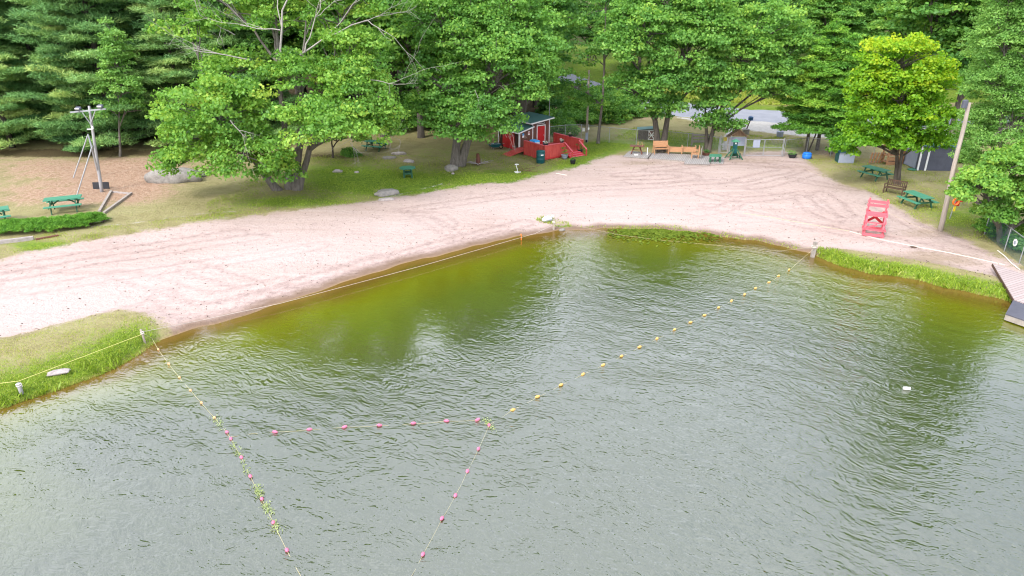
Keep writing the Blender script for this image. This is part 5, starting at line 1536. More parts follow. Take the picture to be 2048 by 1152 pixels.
def right_side():
    # lifeguard chair
    f0, f1 = G(1725, 471), G(1761, 475)
    W = float(np.linalg.norm((f1 - f0)[:2])); rz = math.atan2(f1[1] - f0[1], f1[0] - f0[0])
    r = thing('lifeguard_chair', 'tall faded red wooden lifeguard chair on the beach', 'lifeguard chair', f0, rz)
    D = 1.2; k = M['pink']; H = 1.15
    ft = lambda z: (z / H) * .38     # front legs lean back
    for x in (.05, W - .05):
        m = MB(); m.bar((x, 0, 0), (x, ft(H), H), .08, .13); m.build('leg', k, r)
        m = MB(); m.bar((x, D, 0), (x, D - .06, 1.84), .08, .13); m.build('leg', k, r)
    m = MB(); m.box((W / 2, .56, H + .02), (W + .04, .46, .045)); m.box((W / 2, .34, H - .05), (W + .02, .04, .10)); m.build('seat', k, r)
    for z in (1.42, 1.63): m = MB(); m.box((W / 2, D - .12, z + .05), (W + .06, .03, .15)); m.build('back_slat', k, r)
    m = MB(); m.box((W / 2, -.05, .42), (W + .14, .24, .045)); m.build('foot_rest', k, r)
    m = MB(); m.box((W / 2, .16, .74), (W + .06, .14, .04)); m.build('step', k, r)
    m = MB(); m.box((W / 2, -.06, .12), (W + .10, .045, .14)); m.build('front_sill', k, r)
    m = MB(); m.box((W / 2, D + .06, .12), (W + .10, .045, .14)); m.build('rear_sill', k, r)
    for x in (-.01, W + .01):
        m = MB(); m.box((x, .48, .12), (.04, 1.1, .13)); m.build('side_sill', k, r)
        m = MB(); m.bar((x, -.12, .43), (x, D, .47), .045, .12); m.build('side_rail', k, r)
        m = MB(); m.bar((x, .12, .76), (x, D, .80), .045, .10); m.build('side_rail', k, r)
        m = MB(); m.bar((x, .2, H), (x, D - .02, H + .02), .045, .12); m.build('armrest', k, r)
    m = MB(); m.bar((.08, D + .01, .46), (W - .08, D - .03, 1.12), .03, .13); m.bar((W - .08, D - .03, .46), (.08, D - .07, 1.12), .03, .13); m.build('cross_brace', M['red'], r)
    m = MB(); m.bar((.1, .03, .46), (W * .6, .06, .70), .03, .09); m.build('front_brace', k, r)
    r.scale = (1.12, 1.08, 1.03)
    # brown bench
    bench('garden_bench', 'dark brown slatted bench under the yellow green maple', G(1787, 388), ang((1769, 386), (1803, 393)), M['brown_wood'], 1.22, .42, .90)
    # tan pole
    b = G(1880, 462); tp = P(1938, 205, b[1] + .4) - b
    r = thing('utility_pole', 'tall tan wooden pole leaning right, at the edge of the sand', 'utility pole', b, 0)
    n = 9; m = MB(); m.tube([tuple(np.array([0, 0, -.3]) * (1 - t) + tp * t + np.array([.03 * math.sin(t * 9), 0, 0])) for t in np.linspace(0, 1, n)], list(np.linspace(.145, .095, n)), 12); m.build('pole', M['tan_pole'], r, True)
    m = MB(); m.box(tuple(tp + np.array([-.27, -.1, -.05])), (.26, .24, .42), ch=.05); h = m.build('flood_light', M['dark_panel'], r)
    m = MB(); m.tube([tuple(tp + np.array([-.2, -.05, -.28])), tuple(tp + np.array([-.02, 0, -.5]))], .025, 6); m.build('bracket', M['steel'], h)
    # rescue station
    b = G(1899, 437); r = thing('rescue_station', 'red and orange life ring station on a thin post right of the tan pole', 'rescue post', b, 0)
    m = MB(); m.tube([(0, 0, -.1), (.12, 0, 1.3)], .03, 8); m.build('post', M['steel'], r)
    m = MB(); m.box((.10, -.05, .62), (.13, .03, .30)); m.build('plate', M['yellow'], r)
    m = MB(); m.box((.20, -.03, .92), (.24, .10, .22)); m.box((.34, .02, 1.12), (.34, .10, .16)); m.build('case', M['red'], r)
    m = MB(); m.tube([(.06 + .17 * math.cos(a), -.10, 1.08 + .20 * math.sin(a)) for a in np.linspace(0, 2 * PI, 18)], .055, 8, False); m.build('life_ring', M['orange'], r)
    # sheds behind the yellow maple
    def box_shed(name, label, pa, pb, D, H, wall, roofm, rise=.2, door=None, trim=True):
        a, b = G(*pa), G(*pb); W = float(np.linalg.norm((b - a)[:2])); rz = math.atan2(b[1] - a[1], b[0] - a[0])
        r = thing(name, label, 'shed', a, rz)
        m = MB(); m.add([(0, 0, 0), (W, 0, 0), (W, D, 0), (0, D, 0), (0, 0, H), (W, 0, H), (W, D, H + rise), (0, D, H + rise)], [(0, 3, 2, 1), (4, 5, 6, 7), (0, 1, 5, 4), (1, 2, 6, 5), (2, 3, 7, 6), (3, 0, 4, 7)]); m.build('wall', wall, r)
        m = MB(); m.slab([(-.1, -.14, H + .05), (W + .1, -.14, H + .05), (W + .1, D + .1, H + rise + .07), (-.1, D + .1, H + rise + .07)], .05); m.build('roof', roofm, r)
        if trim:
            m = MB()
            for x in trim: m = MB(); m.box((x * W, -.02, H / 2), (.13, .035, H - .03)); m.build('trim', M['white'], r)
        if door:
            m = MB(); m.box((door * W, -.015, H * .45), (.9, .025, H * .82)); m.build('door', M['grey_panel'], r)
        return r
    box_shed('storage_shed', 'large dark grey shed with white upright trims, half hidden by the yellow maple', (1833, 341), (1905, 342), 2.6, 1.85, M['dark_panel'], M['roof_green'], .3, None, (.02, .23, .97))
    box_shed('storage_shed', 'pale grey lean-to joined to the left of the large dark grey shed', (1797, 323), (1829, 339), 2.2, 1.5, M['grey_panel'], M['dark_panel'], .2, None, False)
    r = box_shed('storage_locker', 'low grey locker with a dark teal end, under the left side of the yellow maple', (1676, 326), (1707, 327), .9, .86, M['grey_panel'], M['teal'], .05, None, False)
    m = MB(); m.box((-.015, .45, .42), (.025, .86, .80)); m.build('end_panel', M['teal'], r)
    # honey coloured rack
    r = thing('kayak_rack', 'orange wooden storage rack standing behind the yellow maple trunk', 'rack', G(1773, 330), .1)
    for x in (0, 1.25):
        for y in (0, .7): m = MB(); m.box((x, y, .8), (.10, .10, 1.6)); m.build('upright', M['orange_wood'], r)
    for z in (.22, .72, 1.25): m = MB(); m.box((.62, .35, z), (1.36, .82, .06)); m.build('shelf', M['orange_wood'], r)
    for z in (.10, .48): m = MB(); m.box((.62, -.06, z), (1.15, .03, .30)); m.build('front_board', M['orange_wood'], r)
    r = thing('wooden_pallet', 'pale wooden pallet leaning up beside the orange rack', 'pallet', G(1752, 327), .05)
    for k in range(5): m = MB(); m.box((-.5 + .25 * k, 0, .45), (.13, .03, .9), (.2, 0, 0)); m.build('board', M['orange_wood'], r)
    for z in (.12, .5, .82): m = MB(); m.box((0, .05 - .2 * (z - .45), z), (1.2, .06, .07)); m.build('runner', M['grey_wood'], r)
    m = MB(); m.lathe([(.5, 0), (.55, .04), (.5, .09), (.42, .06)], 16); o = m.build('paddling_pool', M['green_wood']); o.location = tuple(G(1825, 340)); o.scale = (.7, .5, 1); tag(o, 'shallow green basin lying at the corner of the grey shed', 'basin')
    # dock: gangway and floating platform
    q = [G(1981, 542)[:2], G(2100, 583)[:2], flat(2110, 628, .4), flat(2028, 600, .35)]
    z0 = .50
    r = thing('gangway', 'weathered pinkish wooden gangway reaching from the bank to the floating dock', 'gangway', (q[0][0], q[0][1], 0), math.atan2(q[1][1] - q[0][1], q[1][0] - q[0][0]))
    ca, sa = math.cos(-r.rotation_euler.z), math.sin(-r.rotation_euler.z)
    L = [((a[0] - q[0][0]) * ca - (a[1] - q[0][1]) * sa, (a[0] - q[0][0]) * sa + (a[1] - q[0][1]) * ca) for a in q]
    zz = [.62, .66, .40, .38]
    m = MB(); m.slab([(L[i][0], L[i][1], zz[i]) for i in (3, 2, 1, 0)], .06); m.build('boards', M['dock_wood'], r)
    m = MB(); m.bar((L[0][0], L[0][1], zz[0] - .08), (L[3][0], L[3][1], zz[3] - .08), .06, .12); m.build('stringer', M['brown_wood'], r)
    q = [flat(2011, 628, .32), flat(2029, 596, .32), flat(2120, 622, .32), flat(2110, 662, .32)]
    r = thing('floating_dock', 'dark floating dock platform cut off by the right frame edge', 'dock', (q[0][0], q[0][1], 0), 0)
    L = [(a[0] - q[0][0], a[1] - q[0][1], .34) for a in q]
    m = MB(); m.slab(L[::-1], .05); m.build('deck', M['dock_dark'], r)
    m = MB(); m.slab([(a[0] * .995 + .01, a[1] * .995, .288) for a in L][::-1], .24); m.build('float_side', M['grey_wood'], r)


def left_side():
    b = G(203, 384); tp = P(178, 212, b[1] + .2) - b
    r = thing('floodlight_pole', 'grey wooden pole with crossarm and two floodlights over the left lawn', 'light pole', b, 0)
    n = 8; m = MB(); m.tube([tuple(np.array([0, 0, -.3]) * (1 - t) + tp * t) for t in np.linspace(0, 1, n)], list(np.linspace(.115, .07, n)), 10); m.build('pole', M['grey_pole'], r, True)
    ax = tp * .955; a = P(143, 224, b[1] + .1) - b; c = P(214, 217, b[1] - .1) - b
    m = MB(); m.bar(tuple(a + [0, -.13, 0]), tuple(c + [0, -.13, 0]), .07, .09); m.build('crossarm', M['white'] if 0 else M['steel'], r)
    pj = tp * .80
    for e in (a * .42 + c * .58 + (c - a) * .12, a * .64 + c * .36 - (c - a) * .03): m = MB(); m.bar(tuple(pj + [0, -.12, 0]), tuple(e + [0, -.15, -.05]), .03, .05); m.build('brace', M['steel'], r)
    for t in (.26, .88):
        q = a + (c - a) * t + np.array([0, -.2, .20]); m = MB(); m.box(tuple(q), (.34, .28, .12), (.5, 0, .1), ch=.03); f = m.build('floodlight', M['dark_panel'], r)
        m = MB(); m.box(tuple(q + np.array([0, -.155, .0])), (.26, .03, .09), (.5, 0, .1)); m.build('lamp_glass', M['white'], f)
        m = MB(); m.tube([tuple(q + np.array([0, .05, -.26])), tuple(q)], .03, 6); m.build('bracket', M['steel'], f)
    q = tp * .74; m = MB(); m.box(tuple(q + np.array([-.14, -.05, 0])), (.34, .07, .06)); m.box(tuple(q + np.array([.1, -.1, .1])), (.1, .1, .16)); m.build('insulator', M['white'], r)
    # wire to the trees
    m = MB(); e = P(330, 238, b[1] + 9); pts = [tuple((b + q) * (1 - t) + e * t - np.array([0, 0, 1.0 * 4 * t * (1 - t)])) for t in np.linspace(0, 1, 10)]; m.tube(pts, .012, 4); tag(m.build('power_cable', M['black']), 'thin cable hanging from the floodlight pole towards the pines', 'cable')
    # swing frame
    f = [G(145, 356), G(197, 352), G(152, 391), G(205, 380)]
    a1 = P(176, 269, (f[0][1] + f[1][1]) / 2); a2 = P(184, 294, (f[2][1] + f[3][1]) / 2 - .3)
    o = (f[0] + f[3]) / 2; o[2] = f[0][2]
    r = thing('swing_frame', 'galvanised A-frame swing stand without seats beside the floodlight pole', 'swing frame', o, 0)
    for p, t in ((f[0], a1), (f[1], a1), (f[2], a2), (f[3], a2)): m = MB(); m.tube([tuple(p - o - [0, 0, .1]), tuple(t - o)], .042, 8); m.build('leg', M['steel'], r)
    m = MB(); m.tube([tuple(a1 - o), tuple(a2 - o)], .055, 8); m.build('top_bar', M['steel'], r)
    m = MB()
    for t in (.3, .5, .7): p = a1 * (1 - t) + a2 * t - o; m.tube([tuple(p + [0, 0, -.14]), tuple(p)], .03, 6)
    m.build('hanger', M['steel'], r)
    # black panel
    b = G(203, 378); r = thing('rubber_panel', 'black panel leaning at the foot of the floodlight pole', 'panel', b, .10)
    m = MB(); m.box((0, .04, .24), (1.08, .05, .46), (-.2, 0, 0), ch=.02); m.build('sheet', M['black'], r); m = MB(); m.box((0, .14, .1), (.9, .05, .05)); m.build('backing', M['brown_wood'], r)
    # beams of the triangle
    def beam(label, p, q, w=.15, h=.15, mat='grey_wood', name='timber_beam'):
        a, c = G(*p, h * .35), G(*q, h * .35); m = MB(); d = Vector(c - a); m.bar((0, 0, 0), tuple(d), w, h); ob = m.build(name, M[mat]); ob.location = tuple(a); tag(ob, label, 'beam'); return ob
    beam('grey beam pointing from the juniper hedge to the floodlight pole, left side of the beam triangle', (199, 425), (223, 384))
    beam('long grey beam running from the hedge to the right, lower side of the beam triangle', (208, 428), (263, 388))
    beam('short pale beam closing the far side of the beam triangle', (226, 385), (258, 388), .11, .10, 'rock_pink')
    beam('pale edging timber in front of the juniper hedge at the left frame edge', (-30, 491), (68, 479), .2, .22, 'rock_pink')
    beam('brown half buried edging timber along the right half of the juniper hedge', (72, 480), (118, 472), .14, .10, 'redbrown')
    # hedge
    rng = np.random.default_rng(9); root = thing('juniper_hedge', 'long low bright green juniper hedge at the left frame edge', 'hedge', G(100, 455), 0)
    o = G(100, 455); cs = []; 
    line = [G(-60, 468), G(0, 464), (G(60, 461)), G(120, 456), G(170, 450), G(203, 445)]
    for k in range(760):
        t = rng.random() * (len(line) - 1); i = int(t); p = line[i] * (1 - t + i) + line[i + 1] * (t - i)
        e = min(1, (len(line) - 1 - t) * 1.6 + .35)
        y = (rng.random() * 2 - 1); h = .52 * e * math.sqrt(max(0, 1 - y * y * .9))
        cs.append(p - o + np.array([rng.normal() * .1, y * .95 * e, h * (.55 + .5 * rng.random()) + .02]))
    cs = np.array(cs); n = len(cs)
    idx = np.repeat(np.arange(n), 110); d = unit(rng.normal(size=(len(idx), 3))); d[:, 2] = np.abs(d[:, 2]) * .8
    c = cs[idx] + d * (.20 * rng.random(len(idx)) ** .5)[:, None]
    V = leaf_arrays(c, rng.normal(size=(len(idx), 3)) + [0, 0, .8], .085 * (.6 + .8 * rng.random(len(idx))), .34, rng, d + np.array([.5, 0, .3]))
    link(bpy.data.objects.new('foliage', leaf_mesh('foliage', V, np.clip(.5 + np.repeat(rng.normal(size=n) * .14, 110) + rng.normal(size=len(idx)) * .08, 0, 1), LM['juniper'])), root)
    p = [limb(rng, (line[i] - o) + [rng.normal() * .5, rng.normal() * .3, 0], (line[i] - o) + [rng.normal() * .6, rng.normal() * .5, .3], .03, .01, 5, 0, .1) for i in range(6) for _ in range(3)]
    v, f = tube_np(p, 5); link(bpy.data.objects.new('stems', np_mesh('stems', v, f, M['bark_dark'], True)), root)


def rock(label, px, w, h, d, mat='rock', seed=0, rz=0.0, name='rock', sink=.3, group=None):
    rng = np.random.default_rng(seed + 500)
    bm_v = []; nu, nv = 28, 15
    ph = rng.random(9) * 6.28
    for j in range(nv):
        b = -PI / 2 + PI * j / (nv - 1)
        for i in range(nu):
            a = 2 * PI * i / nu
            n = np.array([math.cos(a) * math.cos(b), math.sin(a) * math.cos(b), math.sin(b)])
            k = 1 + .20 * math.sin(3 * n[0] + ph[0]) * math.cos(2.5 * n[1] + ph[1]) + .09 * math.sin(5 * n[1] + ph[2] + 2 * n[2]) + .08 * math.sin(9 * n[0] + ph[3]) * math.sin(8 * n[1] + ph[4])
            q = np.sign(n) * np.abs(n) ** .92 * k
            bm_v.append((q[0] * w / 2, q[1] * d / 2, q[2] * h / 2))
    F = []
    for j in range(nv - 1):
        for i in range(nu): F.append((j * nu + i, j * nu + (i + 1) % nu, (j + 1) * nu + (i + 1) % nu, (j + 1) * nu + i))
    o = link(bpy.data.objects.new(name, np_mesh(name, np.array(bm_v), np.array(F), M[mat], True)))
    p = G(*px); o.location = (p[0], p[1], p[2] + h * (.5 - sink)); o.rotation_euler = (0, 0, rz)
    return tag(o, label, 'rock', group)


def rocks():
    rock('long grey boulder half under the big maple crown at the left', (352, 362), 3.6, 1.3, 1.6, seed=1, rz=.05, sink=.32)
    rock('grey rock slab lying behind the long boulder', (385, 351), 2.4, .7, 1.1, seed=2, sink=.4)
    rock('broad pale rock in the lawn near the sand edge', (773, 389), 1.6, .55, 1.1, seed=23, rz=.2, sink=.36)
    rock('thin flat slab just below the broad pale rock', (772, 400), 1.1, .25, .5, 'rock_pink', seed=4, rz=.15, sink=.45)
    rock('rounded grey rock leaning on the twin trunk of the maple', (902, 341), .95, .62, .7, seed=5, sink=.3)
    rock('flat rock uppermost of the three beside the hidden picnic table', (797, 309), 1.1, .35, .6, 'rock_pink', seed=6, sink=.3)
    rock('low rock leftmost of the three beside the hidden picnic table', (778, 317), 1.1, .35, .7, 'rock', seed=7, sink=.42)
    rock('slanting flat rock lowest of the three beside the hidden picnic table', (818, 324), .95, .35, .5, 'rock_pink', seed=8, rz=-.4, sink=.4)
    rock('small pale stone in the shade right of the maple trunks', (676, 344), .8, .28, .45, 'rock_pink', seed=9, sink=.4)
    rock('tiny pale stone right of the small shaded stone', (713, 345), .4, .18, .3, 'rock_pink', seed=10, sink=.4)
    rock('pebble sized pale stone under the rounded grey rock', (906, 348), .25, .16, .2, 'rock_pink', seed=11)
    rock('smooth pinkish stone lying in the grass of the left bank', (118, 747), .85, .16, .36, 'rock_pink', seed=12, rz=.35, sink=.1)
    rock('grey stone at the water line behind the middle rope post', (1124, 461), .35, .2, .25, 'rock', seed=13, sink=.4)
    rock('grey stone block behind the fence at the rail board', (1385, 303), .6, .3, .4, 'rock', seed=14)


# ------------------------------------------------------------------ ropes, posts and floats
def post(label, px, H, r, mat, lean=(0, 0), square=False, name='mooring_post'):
    b = G(*px); t = thing(name, label, 'post', b, .2)
    m = MB()
    if square: m.bar((0, 0, -.6), (lean[0], lean[1], H), r * 2, r * 1.7)
    else: m.tube([(0, 0, -.4), (lean[0] * .5, lean[1] * .5, H * .5), (lean[0], lean[1], H)], [r, r * .95, r * .9], 9)
    m.build('shaft', M[mat], t, not square)
    m = MB(); zc = H * .62
    m.tube([(lean[0] * .62 + (r + .012) * math.cos(a) * (1.25 if square else 1), lean[1] * .62 + (r + .012) * math.sin(a) * (1.25 if square else 1), zc + .012 * a) for a in np.linspace(0, 4 * PI, 26)], .016, 5); m.build('rope_knot', M['rope_w'], t)
    return b + np.array([lean[0] * .8, lean[1] * .8, H * .8])


def rope(label, pts, r, mat, name='rope', sag=0.0, sub=8):
    out = []
    for a, b in zip(pts[:-1], pts[1:]):
        for t in np.linspace(0, 1, sub, endpoint=False):
            p = a * (1 - t) + b * t; p = p - np.array([0, 0, sag * 4 * t * (1 - t)]); out.append(p)
    out.append(pts[-1])
    v, f = tube_np([(np.array(out), np.full(len(out), r))], 6)
    return tag(link(bpy.data.objects.new(name, np_mesh(name, v, f, M[mat], True))), label, 'rope')


def water_line():
    tL = post('short post wound with pale rope at the corner of the left grassy bank', (291, 686), .62, .045, 'tan_pole', (-.05, 0))
    tM = post('pale square post at the head of the swimming beach', (1107, 459), .62, .05, 'tan_pole', square=True)
    tR = post('grey square timber post standing in the water at the right', (1624, 514), .85, .09, 'grey_wood', (.05, 0), True)
    post('stubby grey post in the grass of the left bank', (43, 786), .40, .07, 'grey_pole', name='grass_post')
    off = P(-60, 792, G(-60, 792)[1]); g = G(-60, 792); 
    rope('yellow rope stretched over the left bank to the frame edge', [tL + [0, 0, -.1], G(43, 780, .36), G(-70, 796, .4)], .009, 'rope_y')
    mid = [flat(p[0], p[1], .22) for p in ((400, 641), (560, 607), (700, 570), (850, 530), (1000, 487), (1070, 467))]
    rope('white rope stretched along the water edge between the left and the middle post', [tL] + [np.array([q[0], q[1], .22]) for q in mid] + [tM + [0, 0, -.2]], .009, 'cord_pale')
    far = [np.array([*flat(p[0], p[1], z), z]) for p, z in (((1170, 455), .35), ((1240, 470), .06), ((1320, 480), .01), ((1450, 492), .005), ((1560, 502), .05))]
    rope('thin pale rope dipping from the middle post across the shallow water to the right post', [tM] + far + [tR + [0, 0, -.1]], .006, 'rope_t')
    m = MB(); m.bar((0, 0, -.3), (.02, 0, .28), .05, .05); m.lathe([(.05, .28), (.05, .32), (.01, .34)], 8); o = m.build('marker_stake', M['orange']); o.location = (*flat(1042, 479), 0); tag(o, 'small orange stake at the water edge', 'stake')
    # sandbag
    b = G(1094, 443); r = thing('sandbag', 'crumpled white bag lying beside the middle rope post', 'bag', b, .6)
    rng = np.random.default_rng(2); vs = []; nu, nv = 18, 10
    for j in range(nv):
        bb = -PI / 2 + PI * j / (nv - 1)
        for i in range(nu):
            a = 2 * PI * i / nu; k = 1 + .16 * math.sin(4 * a + 3 * bb) + .1 * rng.normal() * math.cos(bb)
            vs.append((.36 * k * math.cos(a) * math.cos(bb), .2 * k * math.sin(a) * math.cos(bb), .16 + .17 * k * math.sin(bb)))
    F = [(j * nu + i, j * nu + (i + 1) % nu, (j + 1) * nu + (i + 1) % nu, (j + 1) * nu + i) for j in range(nv - 1) for i in range(nu)]
    link(bpy.data.objects.new('sack', np_mesh('sack', np.array(vs), np.array(F), pm('white_sacking', (.60, .61, .64), .8, .2, 6))), r)
    m = MB(); m.tube([(.30, 0, .2), (.42, .04, .26), (.50, 0, .22)], [.06, .03, .07], 7); m.build('tied_neck', M['white'], r)
    W = lambda p: np.array([*flat(*p), .02])
    # float prototypes
    def floatp(name, mat, L, R, label, grp):
        m = MB(); pr = [(R * .25, -L / 2), (R * .45, -L * .46), (R * .9, -L * .25), (R, 0), (R * .9, L * .25), (R * .45, L * .46), (R * .25, L / 2)]
        m.lathe(pr, 12, Matrix.Rotation(PI / 2, 4, 'Y')); o = m.build(name, M[mat], None, True); return tag(o, label, 'float', grp)
    def string(pts, mat, label, grp, L=.26, R=.075, tail=None):
        proto = None
        for i, p in enumerate(pts):
            q = W(p); n = W(pts[min(i + 1, len(pts) - 1)]) - W(pts[max(i - 1, 0)]); a = math.atan2(n[1], n[0]) + RNG.normal() * .2
            o = floatp('rope_float', mat, L, R, label, grp) if proto is None else proto.copy()
            if proto is None: proto = o
            else: C.objects.link(o)
            o.location = (q[0], q[1], .025 + RNG.normal() * .01); o.rotation_euler = (0, RNG.normal() * .12, a); o['label'] = label; o['group'] = grp
    Yl = [(1578, 541), (1557, 553), (1538, 565), (1511, 577), (1489, 590), (1463, 602), (1437, 616), (1409, 631), (1381, 645), (1349, 660), (1314, 678), (1279, 695), (1243, 713), (1206, 731), (1166, 749), (1122, 771), (1075, 795), (1026, 820)]
    string(Yl, 'buoy_y', 'yellow orange float on the rope running from the right post to the middle corner', 'floats of the right rope', .19, .052)
    H1 = [(550, 865), (619, 860), (689, 855), (759, 852), (827, 848), (893, 843), (955, 841)]
    string(H1, 'buoy_p', 'pink float on the short rope across the end of the swimming area', 'floats of the cross rope', .18, .052)
    H2 = [(978, 851), (957, 899), (935, 943), (911, 992), (884, 1039), (846, 1110)]
    string(H2, 'buoy_p', 'pink float on the rope running from the middle corner down to the frame bottom', 'floats of the lower right rope', .15, .05)
    OL = [(317, 700), (338, 729), (359, 756), (381, 781), (403, 807), (429, 836)]
    string(OL, 'buoy_o', 'peach coloured float on the rope between the left post and the first pink float', 'floats of the upper left rope', .11, .045)
    PL = [(454, 866), (462, 878), (483, 916), (501, 954), (524, 999), (547, 1046), (574, 1102)]
    string(PL, 'buoy_p', 'pink float on the left rope leading down to the frame bottom', 'floats of the lower left rope', .14, .05)
    rope('yellowish rope with orange floats from the right post to the middle corner', [tR + [0, 0, -.15], np.array([*flat(1592, 528, .15), .15])] + [W(p) for p in Yl] + [W((978, 851))], .006, 'rope_t', sag=.03)
    rope('yellow rope carrying the row of pink floats across the swimming area', [W((462, 874)), W((505, 868))] + [W(p) for p in H1] + [W((978, 851))], .006, 'rope_t', sag=.024)
    rope('thin pale rope with pink floats leaving the frame at the bottom middle', [W(p) for p in H2] + [W((824, 1152)), W((790, 1230))], .005, 'rope_t', sag=.026)
    rope('rope from the left post with peach floats, then pink floats, to the frame bottom', [tL] + [W((305, 682)) + [0, 0, .12]] + [W(p) for p in OL + PL] + [W((600, 1150)), W((630, 1220))], .0075, 'rope_t', sag=.022)
    # weed caught on the ropes
    for i, (p, q, n, lab) in enumerate([((425, 836), (450, 862), 60, 'strip of pale green weed caught just above the first pink floats'), ((466, 886), (480, 912), 48, 'pale green weed wrapped around the left rope below the first pink floats'),
                                        ((484, 920), (500, 952), 44, 'pale weed trailing between two pink floats of the left rope'), ((512, 972), (522, 996), 90, 'thin weed above the fifth pink float of the left rope'),
                                        ((528, 1006), (540, 1026), 80, 'bright weed tuft below the fifth pink float of the left rope'), ((545, 1040), (556, 1066), 50, 'weed tuft hanging at the last but one pink float of the left rope'),
                                        ((970, 838), (986, 862), 70, 'green weed gathered at the corner where the three ropes meet')]):
        rng = np.random.default_rng(i + 40); a, b = W(p), W(q); t = rng.random(n)[:, None]
        c = a + (b - a) * t + rng.normal(size=(n, 3)) * [.07, .07, .006]; c[:, 2] = .02 + .02 * rng.random(n)
        V = leaf_arrays(c, np.tile([0, 0, 1.], (n, 1)) + rng.normal(size=(n, 3)) * .25, .05 + .07 * rng.random(n), .24, rng, rng.normal(size=(n, 3)) * [1, 1, .2])
        tag(link(bpy.data.objects.new('water_weed', leaf_mesh('water_weed', V, np.clip(.5 + rng.normal(size=n) * .2, 0, 1), LM['weed']))), lab, 'water weed', 'weed on the ropes')
    m = MB(); m.lathe([(.02, -.13), (.055, -.11), (.06, 0), (.055, .11), (.02, .13)], 14, Matrix.Rotation(PI / 2, 4, 'Y')); o = m.build('drifting_bottle', M['white'], None, True); o.location = (*flat(1813, 779), .045); o.rotation_euler = (0, 0, -.1); tag(o, 'white plastic bottle drifting alone on the open water at the right', 'bottle')
    # timber and cords edging the beach
    def onground(pts, dz): return [G(x, y, dz) for x, y in pts]
    rope('pale edging board half buried in the sand from below the lifeguard chair to the gangway', onground([(1700, 463), (1760, 479), (1830, 493), (1900, 506), (1960, 519), (2010, 530)], .0), .036, 'cord_pale', 'edging_board')
    rope('thin buried cord across the sand left of the lifeguard chair', onground([(1485, 426), (1540, 434), (1610, 447), (1698, 462)], .0), .014, 'rope_t', 'sand_cord')
    rope('thin cord between the sand and the dry grass at the upper right', onground([(1592, 326), (1612, 338), (1640, 351), (1672, 366)], .0), .022, 'cord_tan', 'boundary_cord')
    rope('thin cord between the sand and the grass beside the lifeguard chair', onground([(1782, 428), (1810, 441), (1840, 455), (1868, 465)], .0), .02, 'cord_tan', 'boundary_cord')
    rope('white hose lying in a curve on the ground near the gangway', onground([(1995, 502), (2010, 514), (2022, 527), (2040, 541)], .03), .028, 'rope_w', 'hose')
    rope('thin white stick lying on the sand edge below the lawn', onground([(1112, 347), (1134, 351)], .02), .022, 'rope_w', 'stick')
    m = MB(); m.lathe([(.16, 0), (.17, .02), (.12, .03)], 14); o = m.build('drain_lid', M['brown_wood']); o.location = tuple(G(1827, 494.5, -.01)); tag(o, 'small dark lid in the sand right of the lifeguard chair', 'lid')


def litter():
    """leaf and bark crumbs on the beach"""
    rng = np.random.default_rng(19)
    poly = np.array(SAND); X = []
    x = -40 + 80 * rng.random(90000); y = 24 + 40 * rng.random(90000)
    s = sd_poly(x, y, poly); L = sd_poly(x, y, LAND)
    u, v, d = project(x, y, .4)
    w = .12 + .5 * np.exp(-((L - 1.6) / 1.0) ** 2) + .25 * (np.sin(x * .7 + np.sin(y * .9)) * np.sin(y * .8 + x * .2) > .3)
    ok = (s > .2) & (L > .25) & (u > -40) & (u < 2090) & (w > rng.random(len(x)))
    x, y = x[ok][:4200], y[ok][:4200]
    c = np.column_stack([x, y, height(x, y) + .012])
    n = len(c)
    V = leaf_arrays(c, np.tile([0, 0, 1.], (n, 1)) + rng.normal(size=(n, 3)) * .5, .03 + .10 * rng.random(n) ** 3, .55, rng)
    lm = leaf_mat('bark_crumbs', [(.1, (.05, .035, .025)), (.5, (.13, .09, .065)), (.9, (.26, .19, .14))], .05)
    tag(link(bpy.data.objects.new('beach_litter', leaf_mesh('beach_litter', V, rng.random(n), lm))), 'dark crumbs of bark and leaves scattered over the sand', 'litter', kind='stuff')
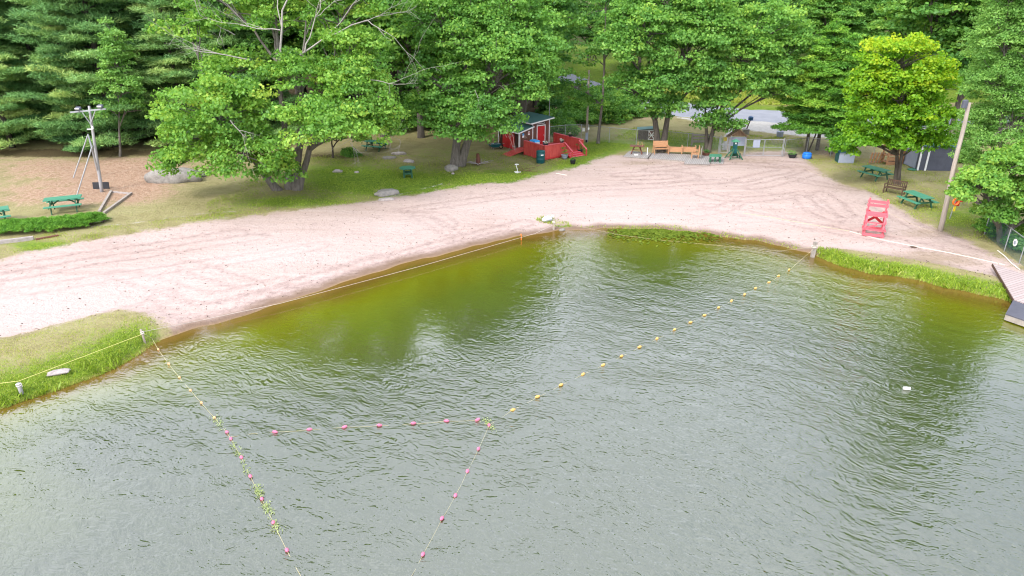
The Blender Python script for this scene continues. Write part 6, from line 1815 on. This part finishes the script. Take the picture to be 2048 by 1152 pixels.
# ------------------------------------------------------------------ light, camera
def world():
    w = bpy.data.worlds.new('World'); bpy.context.scene.world = w; w.use_nodes = True
    t = w.node_tree; t.nodes.clear(); n = N(t)
    EL, AZ = math.radians(43), math.radians(215)
    sky = n('ShaderNodeTexSky', sky_type='NISHITA', sun_disc=False, sun_elevation=EL, sun_rotation=AZ, air_density=1.2, dust_density=4.0, ozone_density=1.0, altitude=100.)
    co = n('ShaderNodeTexCoord').outputs['Generated']
    # an overcast: the blue pulled to grey, with brighter and darker cloud
    hs = n('ShaderNodeHueSaturation', {'Saturation': .4, 'Value': 1.0, 'Color': sky.outputs[0]})
    cl = n.noise(n.mapping(co, (1, 1, 2.2)), 2.4, 5, .55)
    oc = n.mix(.65, hs.outputs[0], (6.2, 6.5, 7.7))
    c = n.mix(1.0, oc, n.ramp(cl, [(.32, (.66, .70, .77)), (.50, (1.0, 1.0, 1.0)), (.66, (1.35, 1.33, 1.30))]), 'MULTIPLY')
    bg = n('ShaderNodeBackground', {'Color': c, 'Strength': SKY})
    o = n('ShaderNodeOutputWorld'); t.links.new(bg.outputs[0], o.inputs[0])
    L = bpy.data.lights.new('sun', 'SUN'); L.energy = SUN; L.angle = math.radians(11); L.color = (1, .965, .91)
    ob = bpy.data.objects.new('sun', L); C.objects.link(ob)
    d = Vector((math.sin(AZ) * math.cos(EL), math.cos(AZ) * math.cos(EL), math.sin(EL)))
    ob.rotation_euler = d.to_track_quat('Z', 'Y').to_euler(); ob.location = d * 60


SKY, SUN, EXPO = .15, 1.2, 1.40


def main():
    sc = bpy.context.scene
    cam = bpy.data.cameras.new('camera'); cam.sensor_width = 36; cam.lens = FPX / 2048 * 36; cam.clip_end = 4000; cam.clip_start = .1
    co = bpy.data.objects.new('camera', cam); co.location = (0, 0, CAM_H); co.rotation_euler = (PI / 2 - TH, 0, 0); C.objects.link(co); sc.camera = co
    world()
    v = sc.view_settings; sc.display_settings.display_device = 'sRGB'
    v.view_transform = 'Standard'; v.look = 'None'; v.exposure = EXPO; v.gamma = 1
    sc.cycles.max_bounces = 6; sc.cycles.diffuse_bounces = 4; sc.cycles.glossy_bounces = 3; sc.cycles.transparent_max_bounces = 8; sc.cycles.transmission_bounces = 2
    sc.cycles.caustics_reflective = False; sc.cycles.caustics_refractive = False
    sc.cycles.pixel_filter_type = 'BLACKMAN_HARRIS'; sc.cycles.filter_width = 1.15
    sc.cycles.use_denoising = DENOISE; sc.cycles.denoiser = 'OPENIMAGEDENOISE'; sc.cycles.denoising_input_passes = 'RGB_ALBEDO_NORMAL'; sc.cycles.denoising_prefilter = 'ACCURATE'
    more_mats()
    build_ground(); build_water()
    front_trees(); wood(); bushes(); grass()
    tables(); patio(); shed(); fences(); gate_area(); right_side(); left_side(); rocks(); water_line(); litter()


DENOISE = True
main()
